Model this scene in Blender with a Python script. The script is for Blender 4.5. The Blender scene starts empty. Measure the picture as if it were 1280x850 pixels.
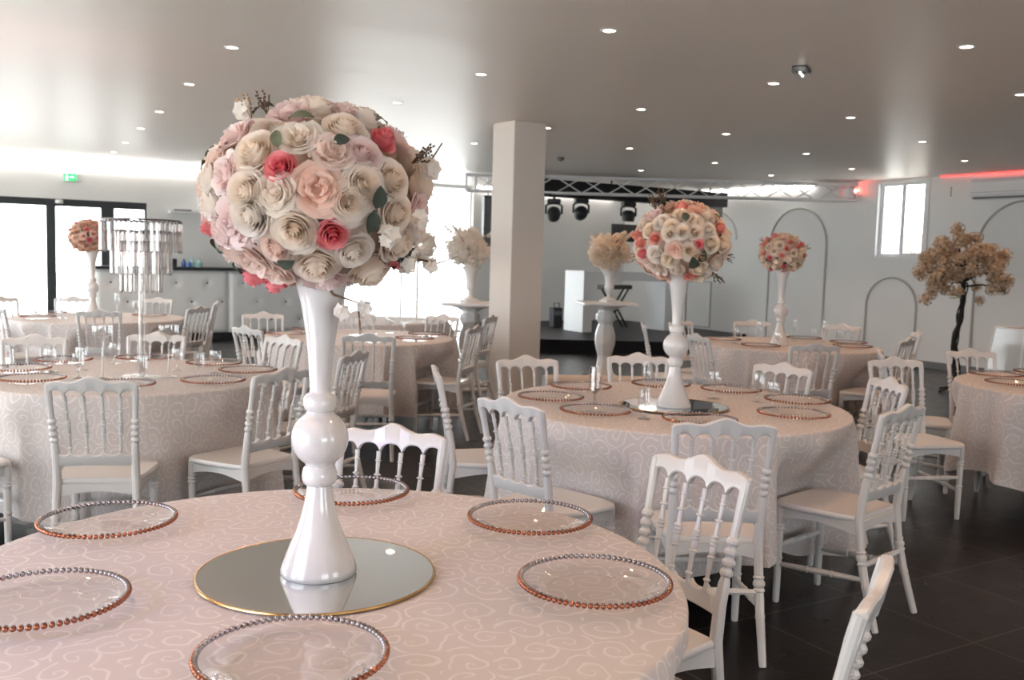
import bpy, math, random
from math import sin, cos, pi, radians, sqrt, atan2
from mathutils import Vector, Matrix, Quaternion
random.seed(7)
SC = bpy.context.scene
COL = SC.collection

# ------------------------------------------------------------------ helpers
class G:
    """gathers shapes into one mesh"""
    def __init__(s): s.v=[]; s.f=[]; s.t=[]; s.uv=None
    def add(s, vs, fs, tint=None):
        n=len(s.v); s.v+= [tuple(v) for v in vs]; s.f+=[tuple(i+n for i in f) for f in fs]
        s.t += (tint if tint is not None else [0.0]*len(vs)); return s
    def box(s, x0,x1,y0,y1,z0,z1, b=0.0, M=None):
        if b<=0:
            vs=[(x,y,z) for z in (z0,z1) for y in (y0,y1) for x in (x0,x1)]
            fs=[(0,2,3,1),(4,5,7,6),(0,1,5,4),(2,6,7,3),(0,4,6,2),(1,3,7,5)]
        else:
            b=min(b,(x1-x0)/2.01,(y1-y0)/2.01,(z1-z0)/2.01)
            vs=[];ring=lambda zz,i:[(x0+i+b,y0+i,zz),(x1-i-b,y0+i,zz),(x1-i,y0+i+b,zz),(x1-i,y1-i-b,zz),(x1-i-b,y1-i,zz),(x0+i+b,y1-i,zz),(x0+i,y1-i-b,zz),(x0+i,y0+i+b,zz)]
            R=[ring(z0,b*.9),ring(z0+b,0),ring(z1-b,0),ring(z1,b*.9)]
            for r in R: vs+=r
            fs=[tuple(range(7,-1,-1)),tuple(range(24,32))]
            for k in range(3):
                for i in range(8): fs.append((k*8+i,k*8+(i+1)%8,k*8+8+(i+1)%8,k*8+8+i))
        if M is not None: vs=[M@Vector(v) for v in vs]
        return s.add(vs,fs)
    def lathe(s, prof, seg=32, c=(0,0,0), cap0=True, cap1=True, ph=0):
        vs=[];fs=[];n=len(prof)
        for r,z in prof:
            for i in range(seg):
                a=2*pi*i/seg+ph; vs.append((c[0]+r*cos(a),c[1]+r*sin(a),c[2]+z))
        for k in range(n-1):
            for i in range(seg):
                j=(i+1)%seg; fs.append((k*seg+i,k*seg+j,(k+1)*seg+j,(k+1)*seg+i))
        if cap0: fs.append(tuple(range(seg-1,-1,-1)))
        if cap1: fs.append(tuple((n-1)*seg+i for i in range(seg)))
        return s.add(vs,fs)
    def tube(s, pts, rad, seg=10, cap=True):
        pts=[Vector(p) for p in pts]; n=len(pts)
        if not hasattr(rad,'__len__'): rad=[rad]*n
        vs=[];fs=[]
        d0=(pts[1]-pts[0]).normalized()
        ref=Vector((1,0,0)) if abs(d0.x)<.8 else Vector((0,1,0))
        for k in range(n):
            d=(pts[min(k+1,n-1)]-pts[max(k-1,0)]).normalized()
            a=d.cross(ref).normalized(); b=d.cross(a)
            for i in range(seg):
                t=2*pi*i/seg; vs.append(pts[k]+(a*cos(t)+b*sin(t))*rad[k])
        for k in range(n-1):
            for i in range(seg):
                j=(i+1)%seg; fs.append((k*seg+i,(k+1)*seg+i,(k+1)*seg+j,k*seg+j))
        if cap: fs.append(tuple(range(seg))); fs.append(tuple((n-1)*seg+i for i in range(seg-1,-1,-1)))
        return s.add(vs,fs)
    def prism(s, pts, z0, z1):
        n=len(pts); vs=[(x,y,z0) for x,y in pts]+[(x,y,z1) for x,y in pts]
        fs=[tuple(range(n-1,-1,-1)),tuple(range(n,2*n))]+[(i,(i+1)%n,n+(i+1)%n,n+i) for i in range(n)]
        return s.add(vs,fs)
    def ball(s,c,r,seg=10,rings=6,sz=1.0):
        prof=[(max(r*sin(pi*k/rings),1e-4),-r*sz*cos(pi*k/rings)) for k in range(rings+1)]
        return s.lathe(prof,seg,c,False,False)
    def mesh(s,name,m,smooth=True,angle=40):
        me=bpy.data.meshes.new(name); me.from_pydata(s.v,[],s.f)
        me.materials.append(m)
        if smooth: 
            me.polygons.foreach_set('use_smooth',[True]*len(me.polygons))
            if angle: me.set_sharp_from_angle(angle=radians(angle))
        if any(s.t):
            at=me.attributes.new('tint','FLOAT','POINT'); at.data.foreach_set('value',s.t)
        if s.uv:
            uv=me.uv_layers.new(name='UVMap')
            for l in me.loops: uv.data[l.index].uv=s.uv[l.vertex_index]
        me.update(); return me
    def obj(s,name,m,parent=None,smooth=True,angle=40,loc=(0,0,0),rotz=0):
        return link(name,s.mesh(name,m,smooth,angle),parent,loc,rotz)

def link(name,me,parent=None,loc=(0,0,0),rotz=0):
    o=bpy.data.objects.new(name,me); COL.objects.link(o); o.location=loc; o.rotation_euler=(0,0,rotz)
    if parent: o.parent=parent
    return o
def tag(o,label,cat,group=None,kind=None):
    o['label']=label; o['category']=cat
    if group: o['group']=group
    if kind: o['kind']=kind
    return o
def thing(name,label,cat,loc=(0,0,0),rotz=0,group=None):
    o=bpy.data.objects.new(name,None); COL.objects.link(o); o.location=loc; o.rotation_euler=(0,0,rotz)
    o.empty_display_size=.1
    return tag(o,label,cat,group)
def dup(root,label,loc,rotz,group=None):
    r=root.copy(); COL.objects.link(r); r.location=loc; r.rotation_euler=(0,0,rotz); r['label']=label
    if group: r['group']=group
    for ch in list(root.children):
        c=ch.copy(); COL.objects.link(c); c.parent=r
        for g in list(ch.children):
            d=g.copy(); COL.objects.link(d); d.parent=c
    return r
def struct(o): o['kind']='structure'; return o

# ------------------------------------------------------------------ materials
def newmat(name):
    m=bpy.data.materials.new(name); m.use_nodes=True; nt=m.node_tree
    return m,nt,nt.nodes['Principled BSDF'],nt.nodes['Material Output']
def mat(name,c,rough=.5,metal=0,spec=.5,coat=0,noise=0,nscale=20,bump=0,bscale=60,sss=0):
    m,nt,b,o=newmat(name)
    b.inputs['Base Color'].default_value=(*c,1); b.inputs['Roughness'].default_value=rough
    b.inputs['Metallic'].default_value=metal; b.inputs['Specular IOR Level'].default_value=spec
    b.inputs['Coat Weight'].default_value=coat
    if noise or bump:
        tc=nt.nodes.new('ShaderNodeTexCoord')
    if noise:
        n=nt.nodes.new('ShaderNodeTexNoise'); n.inputs['Scale'].default_value=nscale; n.inputs['Detail'].default_value=4
        nt.links.new(tc.outputs['Object'],n.inputs['Vector'])
        mx=nt.nodes.new('ShaderNodeMix'); mx.data_type='RGBA'
        mx.inputs[6].default_value=(*[x*(1-noise) for x in c],1); mx.inputs[7].default_value=(*[min(1,x*(1+noise)) for x in c],1)
        nt.links.new(n.outputs['Fac'],mx.inputs[0]); nt.links.new(mx.outputs[2],b.inputs['Base Color'])
    if bump:
        n2=nt.nodes.new('ShaderNodeTexNoise'); n2.inputs['Scale'].default_value=bscale; n2.inputs['Detail'].default_value=3
        nt.links.new(tc.outputs['Object'],n2.inputs['Vector'])
        bp=nt.nodes.new('ShaderNodeBump'); bp.inputs['Strength'].default_value=bump; bp.inputs['Distance'].default_value=.01
        nt.links.new(n2.outputs['Fac'],bp.inputs['Height']); nt.links.new(bp.outputs['Normal'],b.inputs['Normal'])
    return m
def emis(name,c,s):
    m,nt,b,o=newmat(name); b.inputs['Base Color'].default_value=(*c,1)
    b.inputs['Emission Color'].default_value=(*c,1); b.inputs['Emission Strength'].default_value=s; return m
def thin_glass(name,tint=(.97,.98,.98),base=.05,gain=.85,rough=.01):
    m,nt,b,o=newmat(name); nt.nodes.remove(b)
    tr=nt.nodes.new('ShaderNodeBsdfTransparent'); tr.inputs['Color'].default_value=(*tint,1)
    gl=nt.nodes.new('ShaderNodeBsdfGlossy'); gl.inputs['Roughness'].default_value=rough; gl.inputs['Color'].default_value=(1,1,1,1)
    lw=nt.nodes.new('ShaderNodeLayerWeight'); lw.inputs['Blend'].default_value=.5
    p=nt.nodes.new('ShaderNodeMath'); p.operation='POWER'; p.inputs[1].default_value=3.5
    q=nt.nodes.new('ShaderNodeMath'); q.operation='MULTIPLY_ADD'; q.inputs[1].default_value=gain; q.inputs[2].default_value=base
    mx=nt.nodes.new('ShaderNodeMixShader')
    nt.links.new(lw.outputs['Facing'],p.inputs[0]); nt.links.new(p.outputs[0],q.inputs[0]); nt.links.new(q.outputs[0],mx.inputs[0])
    nt.links.new(tr.outputs[0],mx.inputs[1]); nt.links.new(gl.outputs[0],mx.inputs[2]); nt.links.new(mx.outputs[0],o.inputs[0])
    return m
def petal(name,inner,outer,transl=.22):
    m,nt,b,o=newmat(name)
    at=nt.nodes.new('ShaderNodeAttribute'); at.attribute_name='tint'
    mx=nt.nodes.new('ShaderNodeMix'); mx.data_type='RGBA'; mx.inputs[6].default_value=(*outer,1); mx.inputs[7].default_value=(*inner,1)
    nt.links.new(at.outputs['Fac'],mx.inputs[0]); nt.links.new(mx.outputs[2],b.inputs['Base Color'])
    b.inputs['Roughness'].default_value=.75; b.inputs['Specular IOR Level'].default_value=.2
    t=nt.nodes.new('ShaderNodeBsdfTranslucent'); nt.links.new(mx.outputs[2],t.inputs['Color'])
    ms=nt.nodes.new('ShaderNodeMixShader'); ms.inputs[0].default_value=transl
    nt.links.new(b.outputs[0],ms.inputs[1]); nt.links.new(t.outputs[0],ms.inputs[2]); nt.links.new(ms.outputs[0],o.inputs[0])
    return m
def damask(name,base,line,cell=.105,rough=.55):
    """woven scroll pattern: a spiral in every cell"""
    m,nt,b,o=newmat(name); N=nt.nodes.new; L=nt.links.new
    uv=N('ShaderNodeUVMap'); sc=N('ShaderNodeVectorMath'); sc.operation='SCALE'; sc.inputs[3].default_value=1/cell
    wn=N('ShaderNodeTexNoise'); wn.inputs['Scale'].default_value=1.3; wn.inputs['Detail'].default_value=1
    L(uv.outputs[0],sc.inputs[0]); L(sc.outputs[0],wn.inputs['Vector'])
    wm=N('ShaderNodeVectorMath'); wm.operation='MULTIPLY_ADD'; wm.inputs[1].default_value=(.5,.5,0); L(wn.outputs['Color'],wm.inputs[0]); L(sc.outputs[0],wm.inputs[2])
    vo=N('ShaderNodeTexVoronoi'); vo.voronoi_dimensions='2D'; vo.inputs['Randomness'].default_value=.65; vo.inputs['Scale'].default_value=1
    L(wm.outputs[0],vo.inputs['Vector'])
    sb=N('ShaderNodeVectorMath'); sb.operation='SUBTRACT'; L(wm.outputs[0],sb.inputs[0]); L(vo.outputs['Position'],sb.inputs[1])
    sx=N('ShaderNodeSeparateXYZ'); L(sb.outputs[0],sx.inputs[0])
    at=N('ShaderNodeMath'); at.operation='ARCTAN2'; L(sx.outputs[1],at.inputs[0]); L(sx.outputs[0],at.inputs[1])
    a2=N('ShaderNodeMath'); a2.operation='DIVIDE'; a2.inputs[1].default_value=2*pi; L(at.outputs[0],a2.inputs[0])
    cs=N('ShaderNodeSeparateColor'); L(vo.outputs['Color'],cs.inputs[0])
    sg=N('ShaderNodeMath'); sg.operation='GREATER_THAN'; sg.inputs[1].default_value=.5; L(cs.outputs[0],sg.inputs[0])
    s2=N('ShaderNodeMath'); s2.operation='MULTIPLY_ADD'; s2.inputs[1].default_value=2; s2.inputs[2].default_value=-1; L(sg.outputs[0],s2.inputs[0])
    a3=N('ShaderNodeMath'); a3.operation='MULTIPLY'; L(a2.outputs[0],a3.inputs[0]); L(s2.outputs[0],a3.inputs[1])
    a4=N('ShaderNodeMath'); a4.operation='ADD'; L(a3.outputs[0],a4.inputs[0]); L(cs.outputs[1],a4.inputs[1])
    ln=N('ShaderNodeVectorMath'); ln.operation='LENGTH'; L(sb.outputs[0],ln.inputs[0])
    rr=N('ShaderNodeMath'); rr.operation='POWER'; rr.inputs[1].default_value=.8; L(ln.outputs['Value'],rr.inputs[0])
    r2=N('ShaderNodeMath'); r2.operation='MULTIPLY_ADD'; r2.inputs[1].default_value=2.9; L(rr.outputs[0],r2.inputs[0]); L(a4.outputs[0],r2.inputs[2])
    fr=N('ShaderNodeMath'); fr.operation='FRACT'; L(r2.outputs[0],fr.inputs[0])
    d=N('ShaderNodeMath'); d.operation='SUBTRACT'; d.inputs[1].default_value=.5; L(fr.outputs[0],d.inputs[0])
    ab=N('ShaderNodeMath'); ab.operation='ABSOLUTE'; L(d.outputs[0],ab.inputs[0])
    mr=N('ShaderNodeMapRange'); mr.interpolation_type='SMOOTHSTEP'; mr.inputs[1].default_value=.05; mr.inputs[2].default_value=.12; mr.inputs[3].default_value=1; mr.inputs[4].default_value=0
    L(ab.outputs[0],mr.inputs[0])
    mx=N('ShaderNodeMix'); mx.data_type='RGBA'; mx.inputs[6].default_value=(*base,1); mx.inputs[7].default_value=(*line,1)
    L(mr.outputs[0],mx.inputs[0]); L(mx.outputs[2],b.inputs['Base Color'])
    ro=N('ShaderNodeMapRange'); ro.inputs[3].default_value=rough+.15; ro.inputs[4].default_value=rough-.12; L(mr.outputs[0],ro.inputs[0]); L(ro.outputs[0],b.inputs['Roughness'])
    b.inputs['Sheen Weight'].default_value=.15; b.inputs['Specular IOR Level'].default_value=.35
    bp=N('ShaderNodeBump'); bp.inputs['Strength'].default_value=.15; bp.inputs['Distance'].default_value=.0015
    L(mr.outputs[0],bp.inputs['Height']); L(bp.outputs['Normal'],b.inputs['Normal'])
    return m

M={}
M['wall']=mat('white_wall_paint',(.82,.815,.80),.75,noise=.03,nscale=2,bump=.05,bscale=120)
M['plaster']=mat('cream_column_paint',(.76,.70,.65),.7,bump=.05,bscale=100)
M['trim']=mat('shaded_moulding_grey',(.50,.49,.47),.6)  # shading of the raised mouldings is put into this darker grey
M['wchair']=mat('white_gloss_resin',(.67,.65,.645),.33,coat=.15)
M['vase']=mat('white_glazed_ceramic',(.70,.68,.675),.12,coat=.6)
M['black']=mat('matt_black',(.018,.019,.021),.5)
M['blackfab']=mat('black_cloth',(.012,.012,.014),.85)
M['anth']=mat('anthracite_aluminium',(.022,.027,.03),.4)
M['stage']=mat('black_stage_floor',(.008,.008,.010),.5,spec=.2,noise=.3,nscale=8)
M['alu']=mat('brushed_aluminium',(.85,.85,.86),.45,metal=.15)
M['whitepvc']=mat('white_window_frame',(.8,.8,.8),.35)
M['gasket']=mat('grey_gasket',(.12,.12,.13),.5)
M['copper']=mat('rose_gold_bead',(.40,.15,.09),.16,metal=1)
M['gold']=mat('gold_rim',(.75,.47,.2),.25,metal=1)
M['mirror']=mat('mirror_silvering',(.80,.81,.80),.02,metal=1)
M['chrome']=mat('polished_chrome',(.75,.73,.72),.12,metal=1)
M['dchrome']=mat('dark_silver_bead',(.40,.38,.40),.2,metal=1)
M['pane']=thin_glass('window_glass',(.98,.99,.99),.03,.5)
M['glass']=thin_glass('clear_tableware_glass',(.93,.94,.95),.16,.8)
M['plate']=thin_glass('clear_plate_glass',(.985,.98,.98),.035,.7,.03)
M['crystal']=thin_glass('cut_crystal',(.80,.775,.765),.14,.85,.03)
M['acryl']=thin_glass('clear_acrylic',(.93,.94,.94),.05,.35,.12)
M['leather']=mat('white_tufted_leatherette',(.84,.84,.83),.42)
M['booth']=mat('white_booth_laminate',(.80,.81,.82),.4)
M['pedestal']=mat('white_lacquered_plaster',(.82,.82,.82),.35)
M['darkleaf']=mat('dark_green_leaf',(.045,.06,.045),.6)
M['olive']=mat('olive_leaf',(.13,.145,.09),.65)
M['twig']=mat('brown_twig',(.14,.085,.05),.8)
M['dried']=mat('dried_tan_grass',(.42,.27,.15),.8)
M['trunk']=mat('dark_trunk',(.016,.014,.013),.8,bump=.6,bscale=40)
M['stone']=mat('beige_stone',(.42,.36,.30),.9,noise=.25,nscale=3,bump=.6,bscale=8)
M['ground']=mat('pale_paving',(.62,.61,.59),.9,noise=.1,nscale=2)
M['hedge']=mat('pale_render_wall',(.40,.42,.38),.9,noise=.3,nscale=1.5)
M['green']=emis('green_exit_light',(.05,.55,.2),1.2)
M['white_e']=emis('white_exit_symbol',(.9,1,.9),1.5)
M['lamp']=emis('warm_lamp_glass',(1,.86,.70),14)
M['red']=emis('red_led',(1,.06,.05),3)
M['violet']=emis('violet_led',(.45,.2,1),6)
M['led']=emis('emergency_led',(1,1,.95),6)
M['core']=mat('floral_foam_core',(.80,.70,.62),.9)
M['carpet']=mat('white_rolled_runner',(.72,.66,.62),.9,bump=.3,bscale=200)
M['blueb']=mat('blue_glass_bottle',(.05,.12,.4),.15)
M['tealb']=mat('pale_teal_bottle',(.35,.6,.6),.2)
M['baseb']=mat('grey_baseboard',(.16,.165,.17),.5)
M['cloth']=damask('ivory_damask_cloth',(.575,.53,.522),(.70,.66,.645),cell=.088)

def floor_mat():
    m,nt,b,o=newmat('anthracite_floor_tile'); N=nt.nodes.new; L=nt.links.new
    tc=N('ShaderNodeTexCoord'); mp=N('ShaderNodeMapping'); mp.inputs['Location'].default_value=(.13,.22,0); L(tc.outputs['Object'],mp.inputs[0])
    br=N('ShaderNodeTexBrick'); br.offset=0; br.inputs['Scale'].default_value=1; br.inputs['Brick Width'].default_value=.6; br.inputs['Row Height'].default_value=.6
    br.inputs['Mortar Size'].default_value=.003; br.inputs['Mortar Smooth'].default_value=0
    br.inputs['Color1'].default_value=(.0095,.0085,.009,1); br.inputs['Color2'].default_value=(.0125,.011,.0118,1); br.inputs['Mortar'].default_value=(.10,.088,.088,1)
    L(mp.outputs[0],br.inputs['Vector']); L(br.outputs['Color'],b.inputs['Base Color'])
    n=N('ShaderNodeTexNoise'); n.inputs['Scale'].default_value=6; n.inputs['Detail'].default_value=5; L(tc.outputs['Object'],n.inputs['Vector'])
    mr=N('ShaderNodeMapRange'); mr.inputs[3].default_value=.22; mr.inputs[4].default_value=.38; L(n.outputs['Fac'],mr.inputs[0]); L(mr.outputs[0],b.inputs['Roughness'])
    b.inputs['Specular IOR Level'].default_value=.2
    n3=N('ShaderNodeTexNoise'); n3.inputs['Scale'].default_value=25; L(tc.outputs['Object'],n3.inputs['Vector'])
    bp=N('ShaderNodeBump'); bp.inputs['Strength'].default_value=.06; bp.inputs['Distance'].default_value=.01; L(n3.outputs['Fac'],bp.inputs['Height']); L(bp.outputs['Normal'],b.inputs['Normal'])
    return m
M['floor']=floor_mat()
def ceil_mat():
    m,nt,b,o=newmat('satin_ceiling_paint'); N=nt.nodes.new; L=nt.links.new
    b.inputs['Base Color'].default_value=(.80,.73,.67,1); b.inputs['Roughness'].default_value=.38; b.inputs['Specular IOR Level'].default_value=.4
    tc=N('ShaderNodeTexCoord'); mp=N('ShaderNodeMapping'); mp.inputs['Scale'].default_value=(.5,1.2,1); mp.inputs['Rotation'].default_value=(0,0,.4); L(tc.outputs['Object'],mp.inputs[0])
    n=N('ShaderNodeTexNoise'); n.inputs['Scale'].default_value=1.1; n.inputs['Detail'].default_value=2; L(mp.outputs[0],n.inputs['Vector'])
    bp=N('ShaderNodeBump'); bp.inputs['Strength'].default_value=.25; bp.inputs['Distance'].default_value=.05; L(n.outputs['Fac'],bp.inputs['Height']); L(bp.outputs['Normal'],b.inputs['Normal'])
    return m
M['ceil']=ceil_mat()

# ------------------------------------------------------------------ room (its axes are turned 31 degrees to the camera)
ROT=radians(31)
E1=Vector((cos(ROT),sin(ROT),0)); E2=Vector((-sin(ROT),cos(ROT),0))
def W(a,b,z=0): v=E1*a+E2*b; return (v.x,v.y,z)
LW,RW,FW,BW,CH=-2.2,12.5,-5.0,16.3,2.8
def rbox(g,a0,a1,b0,b1,z0,z1,bev=0): return g.box(a0,a1,b0,b1,z0,z1,bev)
def robj(g,name,m,parent=None,smooth=False,**k):
    if parent: return g.obj(name,m,parent,smooth,**k)
    return g.obj(name,m,None,smooth,rotz=ROT,**k)

struct(robj(G().box(LW-.3,RW+.3,FW-.3,BW+.3,-.12,0),'floor',M['floor']))
struct(robj(G().box(LW-.3,RW+.3,FW-.3,BW+.3,CH,CH+.2),'ceiling',M['ceil']))
# back wall: door glazing 0-2.41, small window 2.41-2.9, wide glazing 6.0-8.75
g=G(); T=.25
for a0,a1,z0,z1 in [(LW-.25,-1.2,0,CH),(-1.2,2.9,2.17,CH),(2.41,2.9,0,1.12),(2.9,5.9,0,CH),(5.9,8.85,2.77,CH),(8.85,RW+.25,0,CH)]:
    rbox(g,a0,a1,BW,BW+T,z0,z1)
struct(robj(g,'wall_back',M['wall']))
g=G()
for b0,b1,z0,z1 in [(FW,9.02,0,CH),(9.02,9.96,0,1.59),(9.02,9.96,2.78,CH),(9.96,BW,0,CH)]: rbox(g,RW,RW+T,b0,b1,z0,z1)
struct(robj(g,'wall_right',M['wall']))
g=G()
LWIN=[(.4,3.0),(4.6,7.6),(8.8,11.8),(12.8,15.8)]
edges=[FW]+[x for w in LWIN for x in w]+[BW]
for i in range(0,len(edges),2): rbox(g,LW-T,LW,edges[i],edges[i+1],0,CH)
for b0,b1 in LWIN: rbox(g,LW-T,LW,b0,b1,2.35,CH)
struct(robj(g,'wall_left',M['wall']))
g=G()
FWIN=[(-1,2),(4,6.5)]  # windows of the unseen front wall, added for daylight from behind the camera
edges=[LW-T]+[x for w in FWIN for x in w]+[RW+T]
for i in range(0,len(edges),2): rbox(g,edges[i],edges[i+1],FW-T,FW,0,CH)
for a0,a1 in FWIN: rbox(g,a0,a1,FW-T,FW,0,.5); rbox(g,a0,a1,FW-T,FW,2.35,CH)
struct(robj(g,'wall_front',M['wall']))
struct(robj(G().box(RW-.015,RW,FW,BW,0,.1),'baseboard_right',M['baseb']))
struct(robj(G().box(2.9,6.0,BW-.015,BW,0,.1),'baseboard_back',M['baseb']))

# glazed entrance: door_1
d1=struct(bpy.data.objects.new('door_1',None)); COL.objects.link(d1); d1.rotation_euler=(0,0,ROT)
g=G()
for a0,a1,z0,z1 in [(-1.2,2.9,2.06,2.17),(-1.2,-1.08,0,2.06),(1.44,1.57,0,2.06),(2.22,2.41,0,2.06),(2.87,2.9,1.12,2.06),(2.41,2.87,1.12,1.15),(.05,.13,0,2.06)]:
    g.box(a0,a1,BW+.04,BW+.14,z0,z1)
g.obj('door_frame',M['anth'],d1,False)
for a0,a1,z0 in [(-1.08,.05,0),(.13,1.44,0),(1.57,2.22,0),(2.41,2.87,1.15)]:
    G().box(a0,a1,BW+.085,BW+.095,z0+.01,2.06).obj('glass_pane',M['pane'],d1,False)
g=G().tube([(1.62,BW+.02,.95),(1.62,BW-.03,.95),(1.62,BW-.03,1.2),(1.62,BW+.02,1.2)],.01,8); g.obj('door_handle',M['alu'],d1)
# wide white glazing: window_1
def glazing(name,a0,a1,y,z0,z1,mull,frame,axis='a',fw=.06):
    r=struct(bpy.data.objects.new(name,None)); COL.objects.link(r); r.rotation_euler=(0,0,ROT)
    def bx(g,p0,p1,q0,q1,zz0,zz1):
        return g.box(p0,p1,q0,q1,zz0,zz1) if axis=='a' else g.box(q0,q1,p0,p1,zz0,zz1)
    g=G(); xs=[a0]+mull+[a1]
    bx(g,a0,a1,y,y+.07,z1-fw,z1); bx(g,a0,a1,y,y+.07,z0,z0+fw)
    for x in xs: 
        c=min(max(x,a0+fw/2),a1-fw/2); bx(g,c-fw/2,c+fw/2,y,y+.07,z0+fw,z1-fw)
    g.obj('window_frame',frame,r,False)
    for i in range(len(xs)-1):
        bx(G(),xs[i]+fw/2,xs[i+1]-fw/2,y+.03,y+.04,z0+fw,z1-fw).obj('glass_pane',M['pane'],r,False)
    return r
glazing('window_1',5.9,8.85,BW+.08,0,2.77,[7.4],M['whitepvc'],fw=.03)
n=3
for b0,b1 in LWIN: glazing('window_%d'%n,b0,b1,LW-.15,0,2.35,[(b0+b1)/2],M['whitepvc'],'b'); n+=1
for a0,a1 in FWIN: glazing('window_%d'%n,a0,a1,FW-.15,.5,2.35,[(a0+a1)/2],M['whitepvc']); n+=1
# right wall sliding window: window_2
w2=struct(bpy.data.objects.new('window_2',None)); COL.objects.link(w2); w2.rotation_euler=(0,0,ROT)
g=G()
for b0,b1,z0,z1 in [(9.02,9.96,1.56,1.62),(9.02,9.96,2.74,2.78),(9.02,9.07,1.56,2.78),(9.91,9.96,1.56,2.78)]: g.box(RW-.02,RW+.09,b0,b1,z0,z1)
g.obj('window_frame',M['whitepvc'],w2,False)
for b0,b1,dx in [(9.07,9.50,.01),(9.48,9.91,.045)]:
    g=G()
    for c0,c1,z0,z1 in [(b0,b1,1.62,1.67),(b0,b1,2.70,2.74),(b0,b0+.04,1.67,2.70),(b1-.04,b1,1.67,2.70)]: g.box(RW+dx,RW+dx+.03,c0,c1,z0,z1)
    s=g.obj('window_sash',M['whitepvc'],w2,False)
    g=G()
    for c0,c1,z0,z1 in [(b0+.04,b1-.04,1.67,1.676),(b0+.04,b0+.048,1.67,2.70),(b1-.048,b1-.04,1.67,2.70)]: g.box(RW+dx-.001,RW+dx+.029,c0,c1,z0,z1)
    g.obj('gasket',M['gasket'],s,False)
    G().box(RW+dx+.012,RW+dx+.018,b0+.04,b1-.04,1.67,2.70).obj('glass_pane',M['pane'],s,False)
# arch mouldings on the right wall
def arch(name,c,r,zs,legz=(.1,.1),full=True,ri=.016):
    pts=[]
    if full: pts+=[(RW-.012,c+r,z) for z in (legz[0],(legz[0]+zs)/2)]
    pts+=[(RW-.012,c+r*cos(t),zs+r*sin(t)) for t in [pi*i/28 for i in range(29)]]
    if full: pts+=[(RW-.012,c-r,z) for z in ((legz[1]+zs)/2,legz[1])]
    g=G(); g.tube(pts,ri,8); return struct(robj(g,name,M['trim'],smooth=True))
arch('trim_1',11.5,.62,1.80); arch('trim_2',9.58,.45,.86); arch('trim_3',7.56,.66,1.74); arch('trim_4',13.45,.5,1.9,full=False)
g=G(); g.tube([(RW-.012,14.25,.24),(RW-.012,14.25,1.1),(RW-.012,13.56,1.1),(RW-.012,13.56,.24),(RW-.012,14.25,.24)],.014,8)
struct(robj(g,'trim_5',M['trim'],smooth=True))
# column
c0=W(5.62,8.5)
cc=Vector((.02,9.78,0))
g=G().box(-.19,.19,-.2,.2,0,CH,.006)
struct(g.obj('column',M['plaster'],None,False,loc=cc,rotz=radians(33)))

# outside
struct(robj(G().box(-40,50,BW+.3,60,-.14,-.1),'ground_outside',M['ground']))
struct(robj(G().box(-40,LW-.3,-40,BW+.3,-.14,-.1),'ground_outside',M['ground']))
struct(robj(G().box(RW+.3,50,-40,BW+.3,-.14,-.1),'ground_outside',M['ground']))
g=G()
for k in range(6):
    for j in range(3-(k>3)):
        rb=random.uniform(-.03,.03); g.box(RW+3+rb,RW+3.6+rb,11.0+j*.42+(k%2)*.12,11.4+j*.42+(k%2)*.12,-.05+k*.36,.30+k*.36,.03)
tag(robj(g,'stone_wall',M['stone'],smooth=True),'low beige stone block wall seen outside through the right-hand window','wall')
tag(robj(G().box(-.6,.75,BW+4,BW+4.3,-.1,3.0,.02),'garden_wall',M['hedge']),'pale grey-green wall outside the left edge of the glass doors','wall')

# ------------------------------------------------------------------ banquet chair
def spline(pts,n):
    out=[]
    P=[Vector(p) for p in pts]; m=len(P)-1
    for i in range(n+1):
        t=i/n*m; k=min(int(t),m-1); f=t-k
        p0=P[max(k-1,0)];p1=P[k];p2=P[k+1];p3=P[min(k+2,m)]
        out.append(.5*((2*p1)+(-p0+p2)*f+(2*p0-5*p1+4*p2-p3)*f*f+(-p0+3*p1-3*p2+p3)*f**3))
    return out
def turned(path,prof,seg=10):
    """path: function t->point; prof: list (t,r)"""
    return [path(t) for t,_ in prof],[r for _,r in prof]
def bead(t,h,r,rn):   # a ball between t-h and t+h
    return [(t-h,rn),(t-h*.75,r*.8),(t-h*.3,r),(t+h*.3,r),(t+h*.75,r*.8),(t+h,rn)]
def back_y(z): return -.19-.085*max(0,(z-.45)/.45)**1.25 if z>=.45 else -.19-.10*((.45-z)/.45)**1.6
def post_x(z):
    if z>.52: return .160+.016*((z-.52)/.36)
    return .160+.014*((.52-z)/.52)
wm=M['wchair']
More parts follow.
